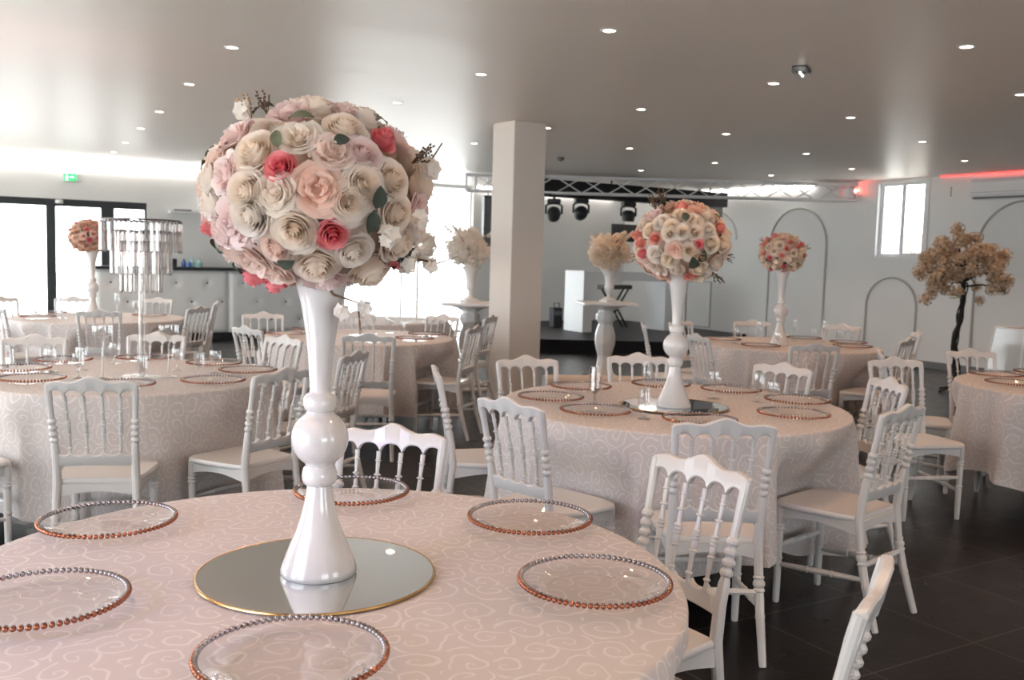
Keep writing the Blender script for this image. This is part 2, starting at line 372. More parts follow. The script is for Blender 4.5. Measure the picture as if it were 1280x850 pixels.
def chair_proto(label,loc,rotz,group):
    t=thing('banquet_chair',label,'chair',loc,rotz,group)
    # seat
    g=G(); ring=[]
    def outline(s):
        o=[]
        fw,bw=.205*s,.172*s; yf,yb=.205,-.185
        for i in range(9): a=pi/2*i/8; o.append((bw-.02+.02*sin(a)-0,yb*s+.02-.02*cos(a)))
        for i in range(5): f=(i+1)/6; o.append((bw+(fw-bw)*(1-(1-f)**1.7),(yb+.02+(yf-.09-yb)*f)*s))
        for i in range(13): a=pi/2*i/12; o.append(((fw-.07)+.07*cos(a),(yf-.045)*s-.03+.065*sin(a)*s+.0))
        o2=[(-x,y) for x,y in reversed(o)]
        return o+o2
    def lay(s,z,dish=0): return [(x,y,z) for x,y in outline(s)]
    L=[lay(.965,.424),lay(1,.43),lay(1,.442),lay(.97,.450),lay(.8,.447),lay(.5,.444)]
    n=len(L[0]); vs=[v for l in L for v in l]; fs=[tuple(range(n-1,-1,-1))]
    for k in range(len(L)-1):
        for i in range(n): fs.append((k*n+i,k*n+(i+1)%n,(k+1)*n+(i+1)%n,(k+1)*n+i))
    fs.append(tuple((len(L)-1)*n+i for i in range(n)))
    g.add(vs,fs); g.obj('seat',wm,t,angle=50)
    # apron with arched lower edges
    g=G()
    def rail(p,q,h=.055,th=.018,arc=.022,z1=.428):
        p,q=Vector(p),Vector(q); d=(q-p); nrm=Vector((-d.y,d.x,0)).normalized()*th/2; vs=[];N=12
        for i in range(N+1):
            f=i/N; zb=z1-h+arc*sin(pi*f); c=p+d*f
            for s_,z in ((-1,zb),(1,zb),(1,z1),(-1,z1)): vs.append((c.x+nrm.x*s_,c.y+nrm.y*s_,z))
        fs=[(0,1,2,3)]+[tuple(N*4+i for i in (3,2,1,0))]
        for i in range(N):
            for k in range(4): fs.append((i*4+k,(i+1)*4+k,(i+1)*4+(k+1)%4,i*4+(k+1)%4))
        g.add(vs,fs)
    rail((-.165,.165,0),(.165,.165,0)); rail((-.16,-.185,0),(.16,-.185,0)); rail((-.162,-.18,0),(-.175,.16,0)); rail((.162,-.18,0),(.175,.16,0))
    g.obj('seat_frame',wm,t,False)
    for s_ in (-1,1):
        # front leg
        g=G(); path=lambda tt: Vector((s_*(.175),.163,.43*tt))
        pr=[(0,.0125),(.02,.0145),(.3,.0165),(.42,.018)]+bead(.46,.02,.0205,.016)+[(.5,.0165),(.72,.0185)]+bead(.76,.02,.022,.017)+bead(.80,.018,.022,.017)+[(.83,.019),(1,.0195)]
        p,r=turned(path,pr); g.tube(p,r,10); g.obj('leg',wm,t,angle=30)
        # rear leg and back post in one turned piece
        g=G(); path=lambda z: Vector((s_*post_x(z),back_y(z),z))
        pr=[(0,.0125),(.01,.014),(.16,.0165),(.165,.018),(.175,.018),(.18,.0165),(.235,.0175)]+bead(.262,.01,.021,.017)+bead(.285,.016,.0225,.017)+bead(.308,.008,.021,.017)+[(.32,.017),(.44,.0185),(.54,.018),(.60,.0165)]
        for zc in (.628,.655,.684,.712): pr+=bead(zc,.012,.0190,.0125)
        pr+=[(.73,.0125),(.77,.0125),(.825,.0145),(.875,.014)]
        p,r=turned(path,pr); g.tube(p,r,10); g.obj('leg',wm,t,angle=30)
    # spindles
    for k,(xb,xt) in enumerate([(-.102,-.112),(-.034,-.038),(.034,.038),(.102,.112)]):
        g=G(); path=lambda u: Vector((xb+(xt-xb)*u,back_y(.565+.262*u)+.002,.565+.262*u))
        pr=[(0,.0065),(.06,.006)]+bead(.1,.02,.0105,.006)+[(.14,.006),(.30,.0085)]+bead(.34,.016,.0125,.008)+[(.37,.0095),(.43,.0105)]+bead(.47,.017,.0125,.008)+bead(.51,.017,.0125,.008)+bead(.55,.017,.0125,.008)+[(.60,.0075),(.68,.0065)]+bead(.72,.016,.0125,.006)+[(.76,.006),(.86,.0075)]+bead(.89,.012,.0105,.007)+[(.92,.0075),(1,.0085)]
        p,r=turned(path,pr); g.tube(p,r,8); g.obj('spindle',wm,t,angle=30)
    # crest rail and lower rail: lofted boards
    def board(name,x0,x1,top,bot,th,N=60):
        g=G(); vs=[]
        for i in range(N+1):
            x=x0+(x1-x0)*i/N; a,b=bot(x),top(x); c=min(.005,(b-a)*.3)
            cur=-.012*(1-(x/x1)**2)
            prof=[(a+c,-th/2),(a,-th/2+c*.8),(a,th/2-c*.8),(a+c,th/2),(b-c,th/2),(b,th/2-c*.8),(b,-th/2+c*.8),(b-c,-th/2)]
            for z,y in prof: vs.append((x,back_y(z)+cur+y,z))
        fs=[tuple(range(8)),tuple(N*8+i for i in range(7,-1,-1))]
        for i in range(N):
            for k in range(8): fs.append((i*8+k,(i+1)*8+k,(i+1)*8+(k+1)%8,i*8+(k+1)%8))
        g.add(vs,fs); return g.obj(name,wm,t,angle=35)
    def top(x):
        a=abs(x)/.188
        z=.884+.030*math.exp(-(a/.30)**2)+.010*math.exp(-((a-.72)/.20)**2)-.003*a
        if a>.94: z-=.010*((a-.94)/.06)**2
        return z
    tips=[-.176,-.112,-.038,.038,.112,.176]
    def bot(x):
        if abs(x)>=.176: return .820
        for i in range(5):
            if tips[i]<=x<=tips[i+1]:
                u=(x-tips[i])/(tips[i+1]-tips[i])*2-1
                return .815+.036*sqrt(max(0,1-abs(u)**2.4))
    board('crest_rail',-.184,.184,top,bot,.024,90)
    tb=[-.158,-.102,-.034,.034,.102,.158]
    def ltop(x):
        for i in range(5):
            if tb[i]<=x<=tb[i+1]:
                u=(x-tb[i])/(tb[i+1]-tb[i])*2-1
                return .585-.024*sqrt(max(0,1-abs(u)**2.2))
        return .58
    board('lower_rail',-.158,.158,ltop,lambda x:.512+.004*cos(x*14),.02,60)
    # stretchers
    def stretch(p,q):
        p,q=Vector(p),Vector(q); g=G(); path=lambda u:p+(q-p)*u
        pr=[(0,.009),(.04,.010),(.3,.013)]+bead(.36,.012,.0155,.012)+[(.40,.013),(.5,.0145),(.6,.013)]+bead(.64,.012,.0155,.012)+[(.70,.013),(.96,.010),(1,.009)]
        a,b=turned(path,pr); g.tube(a,b,8); g.obj('stretcher',wm,t,angle=30)
    stretch((-.171,back_y(.2),.2),(-.175,.163,.17)); stretch((.171,back_y(.2),.2),(.175,.163,.17))
    stretch((-.175,.163,.25),(.175,.163,.25)); stretch((-.169,back_y(.255),.255),(.169,back_y(.255),.255))
    return t
CH0=None
SEATS=[]
def chair(cx,cy,fx,fy,label,group):
    """cx,cy: under the crest rail; fx,fy: the way the sitter faces"""
    global CH0
    n=sqrt(fx*fx+fy*fy); fx/=n; fy/=n
    SEATS.append((cx+fx*.268,cy+fy*.268,fx,fy))
    loc=(cx+fx*.268,cy+fy*.268,0); rz=atan2(-fx,fy)
    if CH0 is None: CH0=chair_proto(label,loc,rz,group); return CH0
    return dup(CH0,label,loc,rz,group)
B=' white turned-spindle banquet chair '
g1,g2,g3,g4,g5,g6,g7='chairs at the near mirror table','chairs at the crystal lamp table','chairs by the glass doors','chairs at the far centre table','chairs at the middle mirror table','chairs at the far right table','chairs at the right edge table'
for a in [
 (-.38,3.05,-.24,-.97,'white banquet chair facing us across the near table, cut off by the tall vase',g1),
 (.545,2.69,-.82,-.57,'large white banquet chair angled at the right side of the near table',g1),
 (.685,1.735,-.885,.46,'white chair back seen edge-on at the bottom right corner of the picture',g1),
 (-1.78,4.03,-.19,.98,'white chair seen from behind at the front of the crystal lamp table',g2),
 (-2.93,5.84,.42,-.91,'white chair behind the left side of the crystal lamp table, facing us',g2),
 (-2.33,6.25,.15,-.99,'white chair directly behind the crystal lamp pole, facing us',g2),
 (-1.09,4.53,-.85,.53,'white chair with peach-lit seat just left of the tall vase stem',g2),
 (-1.51,6.3,-.62,-.79,'white chair half hidden behind the flared neck of the tall vase, left side',g2),
 (-.9,5.44,-.966,.26,'narrow edge-on white chair back right beside the tall vase stem',g2),
 (-2.72,4.13,.5,.866,'white chair at the left picture edge, only its seat and front leg showing',g2),
 (0.0,3.76,.72,.69,'lilac-tinted white chair at the near left of the middle mirror table',g5),
 (.77,3.39,0,1,'white chair seen straight from behind at the front of the middle mirror table',g5),
 (1.6,3.86,-.68,.73,'white chair with its whole seat and legs showing right of the middle mirror table',g5),
 (1.9,4.79,-1,-.1,'side-on white chair at the right edge of the middle mirror table',g5),
 (1.53,5.36,-.74,-.67,'white chair behind the right rim of the middle mirror table, facing us',g5),
 (.76,5.7,.05,-1,'white chair directly behind the vase of the middle mirror table',g5),
 (.09,5.36,.36,-.93,'white chair at the far left of the middle mirror table, below the column',g5),
 (-.37,4.78,.97,.12,'edge-on white chair back standing left of the middle mirror table',g5),
 (2.38,5.9,.2,-.98,'upright white chair facing us between the middle and right edge tables',g7),
 (3.22,6.68,.12,-.99,'white chair facing us in front of the blossom tree trunk',g7),
 (2.5,6.45,.95,-.3,'white chair mostly hidden behind another, turned to the right edge table',g7),
 (2.18,6.86,-.1,.99,'white chair seen from behind at the front of the far right table',g6),
 (1.45,7.42,.96,.27,'white chair at the near left of the far right table, beside the middle vase',g6),
 (2.37,9.45,-.02,-1,'white chair behind the far right table, left of its flower vase',g6),
 (3.15,9.15,-.6,-.8,'pale white chair behind the right end of the far right table',g6),
 (3.14,7.59,-.777,.63,'front one of two overlapping white chairs right of the far right table',g6),
 (3.58,8.46,-.9,.2,'rear one of two overlapping white chairs right of the far right table',g6),
 (1.18,8.55,1,-.1,'narrow side-on white chair in front of the stage, left of the middle vase',g6),
 (1.62,9.2,.7,-.7,'white chair behind the round bulb of the middle mirror table vase',g6),
 (-1.0,6.65,-.14,.99,'white chair seen from behind at the front of the far centre table',g4),
 (-1.94,6.99,.64,.77,'white chair seen from behind at the near left of the far centre table',g4),
 (-.3,7.68,-.956,.29,'white chair with visible seat at the right of the far centre table',g4),
 (-.66,9.0,-.5,-.87,'backlit white chair behind the right side of the far centre table',g4),
 (-2.25,8.62,.3,-.95,'white chair in front of the tufted bar at the far centre table',g4),
 (-.21,9.12,-.95,.3,'white chair standing against the foot of the square column',g4),
 (-1.5,9.15,0,-1,'white chair just right of the tall vase, behind the far centre table',g4),
 (-3.64,8.4,-.26,.97,'white chair seen from behind at the front of the glass door table',g3),
 (-4.81,10.45,.3,-.95,'backlit white chair in front of the glass doors, left of the slim vase',g3),
 (-3.97,10.67,-.1,-1,'white chair in front of the tufted bar, behind the crystal lamp pole',g3),
 (-5.42,10.1,.8,-.6,'backlit white chair at the far left picture edge, the higher of two',g3),
 (-4.62,8.45,.4,.9,'white chair at the left picture edge, the lower of two by the doors',g3),
 (-3.04,9.23,-.966,.26,'white chair with slatted back in front of the bar, left one of a pair',g3),
 (-3.22,10.36,-.98,-.2,'glossy white chair in front of the bar, right one of a pair',g3)]:
    chair(*a)

# ------------------------------------------------------------------ tables with cloths
def push(tx,ty,px_,py_,z):
    w=min(1,max(0,(.715-z)/.245)); w=w*w*(3-2*w)
    if w<=0: return px_,py_
    for ox,oy,fx,fy in SEATS:
        dx,dy=px_-ox,py_-oy
        if dx*dx+dy*dy>.5: continue
        if (tx-ox)*fx+(ty-oy)*fy<.1: continue
        lx=dx*fy-dy*fx; ly=dx*fx+dy*fy
        k=min(1,max(0,(.33-abs(lx))/.11)); k=k*k*(3-2*k)
        if k>0 and ly<.235: m_=(.235-ly)*k*w; px_+=fx*m_; py_+=fy*m_
    return px_,py_
def table(x,y,R,lab,seed,top=.755,hem=.17):
    rnd=random.Random(seed); H=top-.006
    t=thing('round_table','round folding banquet table under '+lab,'table',(x,y,0),0,'round banquet tables')
    G().lathe([(R-.03,H-.03),(R-.015,H-.025),(R-.015,H-.004),(R-.03,H)],64).obj('tabletop',M['booth'],t)
    for k in range(4):
        a=pi/4+k*pi/2+.3; r=R*.40
        G().tube([(r*.8*cos(a),r*.8*sin(a),H-.03),(r*cos(a),r*sin(a),.03),(r*cos(a),r*sin(a),0)],[.018,.018,.022],10).obj('leg',M['black'],t)
    g=G(); NA,uv=360,[]
    ph=[rnd.uniform(0,2*pi) for _ in range(8)]
    def fold(a):
        return (.62+.3*sin(2*a+ph[7]))*(1-2*abs(sin(8.5*a+ph[0]+.9*sin(2*a+ph[4])+.5*sin(5*a)))**.75)+(.30*sin(9*a+ph[0]+.6*sin(2*a+ph[4]))+.33*sin(14*a+ph[1]+.8*sin(3*a+ph[5]))+.25*sin(5*a+ph[2])+.2*sin(23*a+ph[3]+1.2*sin(2*a)))
    rows=[(0,0),(.25,0),(.5,0),(.75,0),(.93,0)]
    vs=[];uv=[]
    for fr,_ in rows[1:]:
        for i in range(NA):
            a=2*pi*i/NA; vs.append((R*fr*cos(a),R*fr*sin(a),top)); uv.append((R*fr*cos(a),R*fr*sin(a)))
    er=.012
    for k in range(5):
        b=pi/2*k/4
        for i in range(NA):
            a=2*pi*i/NA; rr=R-er+er*sin(b); vs.append((rr*cos(a),rr*sin(a),top-er+er*cos(b))); L=R-er+er*b; uv.append((L*cos(a),L*sin(a)))
    ND=16
    for k in range(1,ND+1):
        f=k/ND
        for i in range(NA):
            a=2*pi*i/NA; hz=hem+.045*sin(4*a+ph[6])+.02*sin(7*a+ph[7])
            z=(top-er)+(hz-(top-er))*f
            rr=R+.012*f+ (.070*f**.6)*(fold(a)+.55)+.012*sin(f*3+a*6)*f
            vx,vy=push(x,y,x+rr*cos(a),y+rr*sin(a),z); vs.append((vx-x,vy-y,z)); L=R+(top-er-z); uv.append((L*cos(a)*1.0,L*sin(a)*1.0))
    nr=len(vs)//NA; fs=[]
    for k in range(nr-1):
        for i in range(NA): j=(i+1)%NA; fs.append((k*NA+i,(k+1)*NA+i,(k+1)*NA+j,k*NA+j))
    vs.append((0,0,top)); uv.append((0,0)); c=len(vs)-1
    for i in range(NA): fs.append((c,i,(i+1)%NA))
    g.add(vs,fs); g.uv=uv
    o=g.obj('tablecloth',M['cloth'],None,angle=80,loc=(x,y,0))
    return tag(o,'ivory damask cloth draped over '+lab,'tablecloth','ivory round tablecloths')
TT=[(-.41,2.05,.80,'the large nearest table with the mirror and tall vase',1,.15),
    (-2.1,5.27,.80,'the left table carrying the crystal lamp',2,.12),
    (-4.12,9.5,.82,'the table before the glass doors',3,.17),
    (-1.3,8.1,.80,'the far centre table right of the tall vase',4,.17),
    (.81,4.72,.85,'the middle table with the round mirror',5,.17),
    (2.45,8.5,.80,'the far right table below the stage truss',6,.17),
    (3.67,5.85,.86,'the table cut by the right picture edge',7,.20),
    (-1.38,10.2,.70,'the farthest table against the bright windows',8,.17)]
for x,y,R,lab,s,h in TT: table(x,y,R,lab,s,hem=h)
ZT=.7565

# ------------------------------------------------------------------ glass charger plates with beaded rims
def plate_meshes(nb,seg):
    g=G(); g.lathe([(.0005,.004),(.05,.004),(.10,.0035),(.108,.005),(.122,.013),(.142,.021),(.154,.0245),(.1595,.0255)],64,(0,0,0),True,False)
    a=g.mesh('plate_body',M['plate'],angle=60)
    g=G()
    for i in range(nb):
        t=2*pi*i/nb; g.ball((.1605*cos(t),.1605*sin(t),.026),.0060,seg,5)
    b=g.mesh('beaded_rim',M['copper'],angle=0)
    g=G()
    for i in range(nb):
        t=2*pi*i/nb; g.ball((.1580*cos(t),.1580*sin(t),.0272),.0056,seg,5)
    e=g.mesh('silver_bead_lining',M['dchrome'],angle=0)
    g=G(); g.lathe([(.098,0),(.1,.0035),(.103,.0035),(.105,0)],48,(0,0,0),False,False); c=g.mesh('foot_ring',M['plate'])
    return a,b,c,e
PM=plate_meshes(80,8); PMF=plate_meshes(64,6)
def plate(x,y,label,group,z=ZT,fine=True):
    t=thing('charger_plate',label,'plate',(x,y,z),random.uniform(0,6),group)
    A=PM if fine else PMF
    link('plate_body',A[0],t); link('beaded_rim',A[1],t); link('foot_ring',A[2],t); link('silver_bead_lining',A[3],t)
P='glass plate with copper beaded rim, '
for x,y,l in [(-1.0,2.35,'left side of the near table, below a chair'),(-.9,1.8,'cut by the left picture edge'),(-.36,1.575,'cut by the bottom picture edge'),
              (.19,1.99,'nearest the right rim of the near table'),(.06,2.48,'right of the vase, second nearest on the right'),(-.45,2.71,'partly behind the tall vase neck')]:
    plate(x,y,P+l,'charger plates on the near table')
for x,y,l in [(-2.72,5.25,'far left of the crystal lamp table'),(-2.46,4.87,'front left of the crystal lamp table'),(-2.69,5.71,'back left of the crystal lamp table'),(-2.29,5.93,'behind the crystal lamp pole'),
              (-1.95,4.75,'half hidden by the front chair of the lamp table'),(-1.56,4.98,'front right of the crystal lamp table'),(-1.51,5.45,'middle right of the crystal lamp table'),(-1.8,5.76,'back right of the crystal lamp table')]:
    plate(x,y,P+l,'charger plates round the crystal lamp',fine=False)
for x,y,l in [(.2,4.71,'at the left end of the middle table'),(.39,4.32,'front left of the middle table mirror'),(.38,5.13,'behind the cut glass goblet'),(.84,5.32,'directly behind the middle vase'),
              (1.2,5.17,'back right of the middle mirror'),(1.46,4.83,'right rim of the middle table, farther one'),(1.31,4.38,'right rim of the middle table, nearer one'),(.83,4.14,'mostly hidden by the front chair of the middle table')]:
    plate(x,y,P+l,'charger plates on the middle mirror table',fine=False)
for x,y,l in [(2.1,8.05,'front left of the far right table'),(1.9,8.6,'left end of the far right table'),(2.75,9.0,'behind the slim flower vase'),(3.04,8.62,'right end of the far right table'),(2.93,8.2,'front right of the far right table'),(2.5,7.9,'in front of the slim flower vase')]:
    plate(x,y,P+l,'charger plates on the far right table',fine=False)
for x,y,l in [(3.2,6.28,'left rim of the right edge table, farther one'),(3.09,5.84,'left rim of the right edge table, nearer one'),(3.6,6.48,'cut off at the right picture edge')]:
    plate(x,y,P+l,'charger plates on the right edge table',fine=False)
for x,y,l in [(-.8,7.83,'front right of the far centre table'),(-.74,8.3,'rear right of the far centre table'),(-1.15,7.6,'behind the front chair of the far centre table'),(-1.89,7.96,'left end of the far centre table'),(-1.8,8.5,'back left of the far centre table')]:
    plate(x,y,P+l,'charger plates on the far centre table',fine=False)
for x,y,l in [(-4.53,9.1,'front left of the glass door table'),(-4.7,9.7,'back left of the glass door table'),(-3.68,9.68,'right end of the glass door table')]:
    plate(x,y,P+l,'charger plates on the glass door table',fine=False)

# ------------------------------------------------------------------ table mirrors and tall vases
def mirror(x,y,r,label,tilt=0):
    t=thing('mirror_plate',label,'mirror',(x,y,ZT),0,'round table mirrors')
    G().lathe([(r-.003,0),(r-.003,.006)],96).obj('mirror_glass',M['mirror'],t,angle=30); t.rotation_euler=(radians(-tilt),0,0); t.location.z+=r*sin(radians(tilt))*.95
    g=G(); N=96; g.tube([(r*cos(2*pi*i/N),r*sin(2*pi*i/N),.0035) for i in range(N+1)],.0032,8,False); g.obj('gold_edge',M['gold'],t)
mirror(-.415,2.055,.257,'large round gold-edged mirror plate under the nearest tall vase')
mirror(.795,4.63,.262,'round mirror plate under the vase of the middle table',.6)
VP=[(.060,0),(.080,.0),(.0825,.006),(.0815,.014),(.074,.035),(.062,.066),(.050,.094),(.040,.125),(.033,.155),(.0285,.18),(.0265,.195),(.034,.200),(.0375,.208),(.0380,.222),(.0345,.233),(.030,.2375)]
for i in range(1,16):
    a=-pi/2+pi*(.13+.74*i/16); VP.append((.0615*cos(a),.2975+.0615*sin(a)))
VP+=[(.027,.3575),(.034,.362),(.0365,.372),(.0360,.386),(.031,.394),(.023,.398),(.0225,.405),(.0245,.44),(.0285,.49),(.0345,.54),(.043,.59),(.0545,.635),(.066,.668),(.0665,.672),(.060,.670),(.048,.62),(.03,.55)]
vase_me=G().lathe(VP,48).mesh('vase_body',M['vase'],angle=60)
def vase(x,y,z,label,s=1.0):
    o=link('flower_vase',vase_me,None,(x,y,z)); o.scale=(s,s,s); return tag(o,label,'vase','tall white trumpet vases')
VZ=ZT+.0065
vase(-.41,2.045,VZ,'tall glossy white vase with a ball stem on the nearest mirror')
vase(.785,4.56,VZ+.003,'tall glossy white vase with a ball stem on the middle table mirror')
vase(2.36,8.42,ZT,'slim white ball-stem vase on the far right table')
vase(-4.2,9.55,ZT,'slim white ball-stem vase in front of the glass doors',.98)

# ------------------------------------------------------------------ flowers
def petal_patch(g,az,wid,rb,rt,zb,zt,curl,nu=8,nv=5,drop=.26,tin=0,tout=0,ruf=0,rnd=random,cup=.1,cupf=1.0):
    vs=[];ts=[];base=rnd.uniform(0,6)
    for j in range(nv+1):
        v=j/nv
        for i in range(nu+1):
            u=i/nu*2-1
            wv=wid*(.55+.45*sin(min(v*1.3,1)*pi/2))
            r=rb+(rt-rb)*sin(v*pi/2)**(1.1-.35*cupf)
            z=zb+(zt-zb)*v**(.9+.3*cupf)
            if v>.65: q=((v-.65)/.35)**2; r+=curl*.9*q; z-=curl*.8*q
            z-=(zt-zb)*drop*abs(u)**2.6*v
            r-=cup*abs(u)**2*rt*v*.6
            if ruf: r+=ruf*sin(7*u+base+3*v)*v; z+=ruf*.8*cos(9*u+base)*v
            a=az+u*wv/2
            vs.append((r*cos(a),r*sin(a),z)); ts.append(tin*(1-v)+tout*v if v<.95 else tout*.6)
    fs=[(j*(nu+1)+i,j*(nu+1)+i+1,(j+1)*(nu+1)+i+1,(j+1)*(nu+1)+i) for j in range(nv) for i in range(nu)]
    g.add(vs,fs,ts)
def rose_mesh(name,m,n=24,open_=1.0,seed=0,ruf=.012,tall=1.0):
    rnd=random.Random(seed); g=G()
    g.ball((0,0,.12),.20,10,6,1.6); g.t=[.8]*len(g.v)
    for i in range(n):
        t=i/(n-1)
        petal_patch(g,i*2.399+rnd.uniform(-.15,.15),3.6-1.5*t,.04+.10*t,(.08+.76*t**.92)*open_,-.22,(.84-.50*t**1.6)*tall*rnd.uniform(.96,1.03),.03+.15*t,
                    tin=1.0,tout=max(0,.55-1.0*t)+rnd.uniform(0,.22),ruf=ruf*(.3+t),rnd=rnd,cup=.08+.04*(1-t),cupf=.85,drop=.03+.22*t)
    return g.mesh(name,m,angle=0)
def peony_mesh(name,m,seed=0,n=44):
    rnd=random.Random(seed); g=G(); g.ball((0,0,.05),.45,8,5,.8); g.t=[.8]*len(g.v)
    for i in range(n):
        t=(i/(n-1))**.75
        petal_patch(g,rnd.uniform(0,2*pi),1.3+.3*t,.03+.15*t,.10+.84*t+rnd.uniform(-.05,.05),-.05*t,.74-.34*t**1.6+rnd.uniform(-.08,.06),.06+.1*t,4,4,
                    tin=1.0,tout=rnd.uniform(.0,.45)*(1-.5*t),ruf=.04,rnd=rnd,cup=.18,cupf=.6)
    return g.mesh(name,m,angle=0)
def blossom_mesh(name,m,seed,n=5,c=(0,0,0),dirn=None,s=1.0,g=None,own=True):
    rnd=random.Random(seed); g=g or G()
    return g
def cluster_mesh(name,m,seed,count=24,R=1.0,ps=.33,nv=2):
    rnd=random.Random(seed); g=G(); g.ball((0,0,0),R*.55,8,6); g.t=[1.0]*len(g.v)
    for k in range(count):
        z=1-2*(k+.5)/count; a=k*2.39996+rnd.uniform(-.3,.3); rr=sqrt(1-z*z)
        d=Vector((rr*cos(a),rr*sin(a),z)); c=d*R*rnd.uniform(.72,1.05)
        q=d.to_track_quat('Z','Y'); sp=rnd.uniform(0,6); tt=rnd.uniform(0,.55)
        for p in range(5):
            b=sp+p*2*pi/5; L=ps*rnd.uniform(.85,1.1); w=ps*.42
            loc=[(0,0,-.05*ps),(L*.55*cos(b)-w*sin(b),L*.55*sin(b)+w*cos(b),.22*ps),(L*cos(b),L*sin(b),.30*ps*rnd.uniform(.2,1.4)),(L*.55*cos(b)+w*sin(b),L*.55*sin(b)-w*cos(b),.22*ps)]
            g.add([c+q@Vector(v) for v in loc],[(0,3,2),(0,2,1)],[.9,tt,tt*.6,tt])
    return g.mesh(name,m,angle=0)
def leaf_mesh(name,m,L=1.0,w=.32,seed=0):
    rnd=random.Random(seed); g=G(); vs=[];N=7
    for i in range(N+1):
        f=i/N; x=L*f; ww=w*sin(pi*min(1,f**.8))**.8 if 0<f<1 else .01; z=.16*sin(f*3.1)*L
        vs+=[(x-.4*L,-ww,z+.10*ww),(x-.4*L,0,z-.05),(x-.4*L,ww,z+.10*ww)]
    fs=[]
    for i in range(N):
        for k in range(2): fs.append((i*3+k,(i+1)*3+k,(i+1)*3+k+1,i*3+k+1))
    g.add(vs,fs); return g.mesh(name,m,angle=0)
def sprig_mesh(name,mt,seed):
    rnd=random.Random(seed); g=G()
    for k in range(7):
        a=rnd.uniform(-.5,.5); b=rnd.uniform(-.4,.4); L=rnd.uniform(.6,1.1)
        p=[(0,0,0),(L*.5*a,L*.5*b,L*.5),(L*a,L*b,L)]
        g.tube(p,[.022,.016,.01],5)
        for q in range(5):
            f=.45+.12*q; c=Vector((L*a*f,L*b*f,L*f)); g.ball(c+Vector((rnd.uniform(-.05,.05),rnd.uniform(-.05,.05),0)),.045,5,4)
    return g.mesh(name,mt,angle=0)
PT=dict(
 cream=petal('cream_petal',(.95,.81,.67),(.95,.90,.85),.42), ivory=petal('ivory_petal',(.95,.86,.77),(.95,.92,.89),.42),
 blush=petal('blush_petal',(.95,.72,.62),(.95,.85,.80),.4), peach=petal('peach_petal',(.95,.58,.45),(.95,.79,.71),.4),
 pale=petal('pale_pink_petal',(.92,.70,.68),(.94,.85,.84),.4), coral=petal('coral_petal',(.80,.09,.17),(.93,.42,.43),.3),
 rosy=petal('salmon_petal',(.84,.24,.20),(.93,.55,.47),.3), white=petal('white_petal',(.95,.90,.84),(.96,.94,.92),.45),
 tan=petal('tan_petal',(.64,.46,.31),(.82,.68,.53),.3), far=petal('muted_peach_petal',(.80,.40,.26),(.92,.74,.62)), yel=petal('warm_ivory_petal',(.96,.82,.66),(.96,.90,.82),.42))
FM={}
def fm(kind,c,v):
    k=(kind,c,v)
    if k not in FM:
        if kind=='rose': FM[k]=rose_mesh('rose',PT[c],24,1.0,seed=v*7+3)
        if kind=='bud': FM[k]=rose_mesh('rosebud',PT[c],15,.80,seed=v*5+2,tall=1.2)
        if kind=='peony': FM[k]=peony_mesh('peony',PT[c],seed=v*3+1)
        if kind=='blossom': FM[k]=cluster_mesh('blossom',PT[c],v+9,7,.45,.6)
    return FM[k]
LEAF=[leaf_mesh('leaf',M['darkleaf'],seed=1,w=.36),leaf_mesh('leaf',M['olive'],seed=2,w=.26)]
SPR=[sprig_mesh('dried_sprig',M['dried'],3),sprig_mesh('dark_sprig',M['twig'],5)]
NM={'rose':'rose','bud':'rosebud','peony':'peony','blossom':'small_blossom'}
def put(root,kind,me,name,c,d,s,spin,RX,RZ,k=1.0):
    p=Vector((d.x*RX,d.y*RX,d.z*RZ))*k
    nrm=Vector((d.x/RX,d.y/RX,d.z/RZ)).normalized()
    o=bpy.data.objects.new(name,me); COL.objects.link(o); o.parent=root
    o.rotation_mode='QUATERNION'; o.rotation_quaternion=nrm.to_track_quat('Z','Y')@Quaternion((0,0,1),spin)
    o.location=p; o.scale=(s,s,s); return o
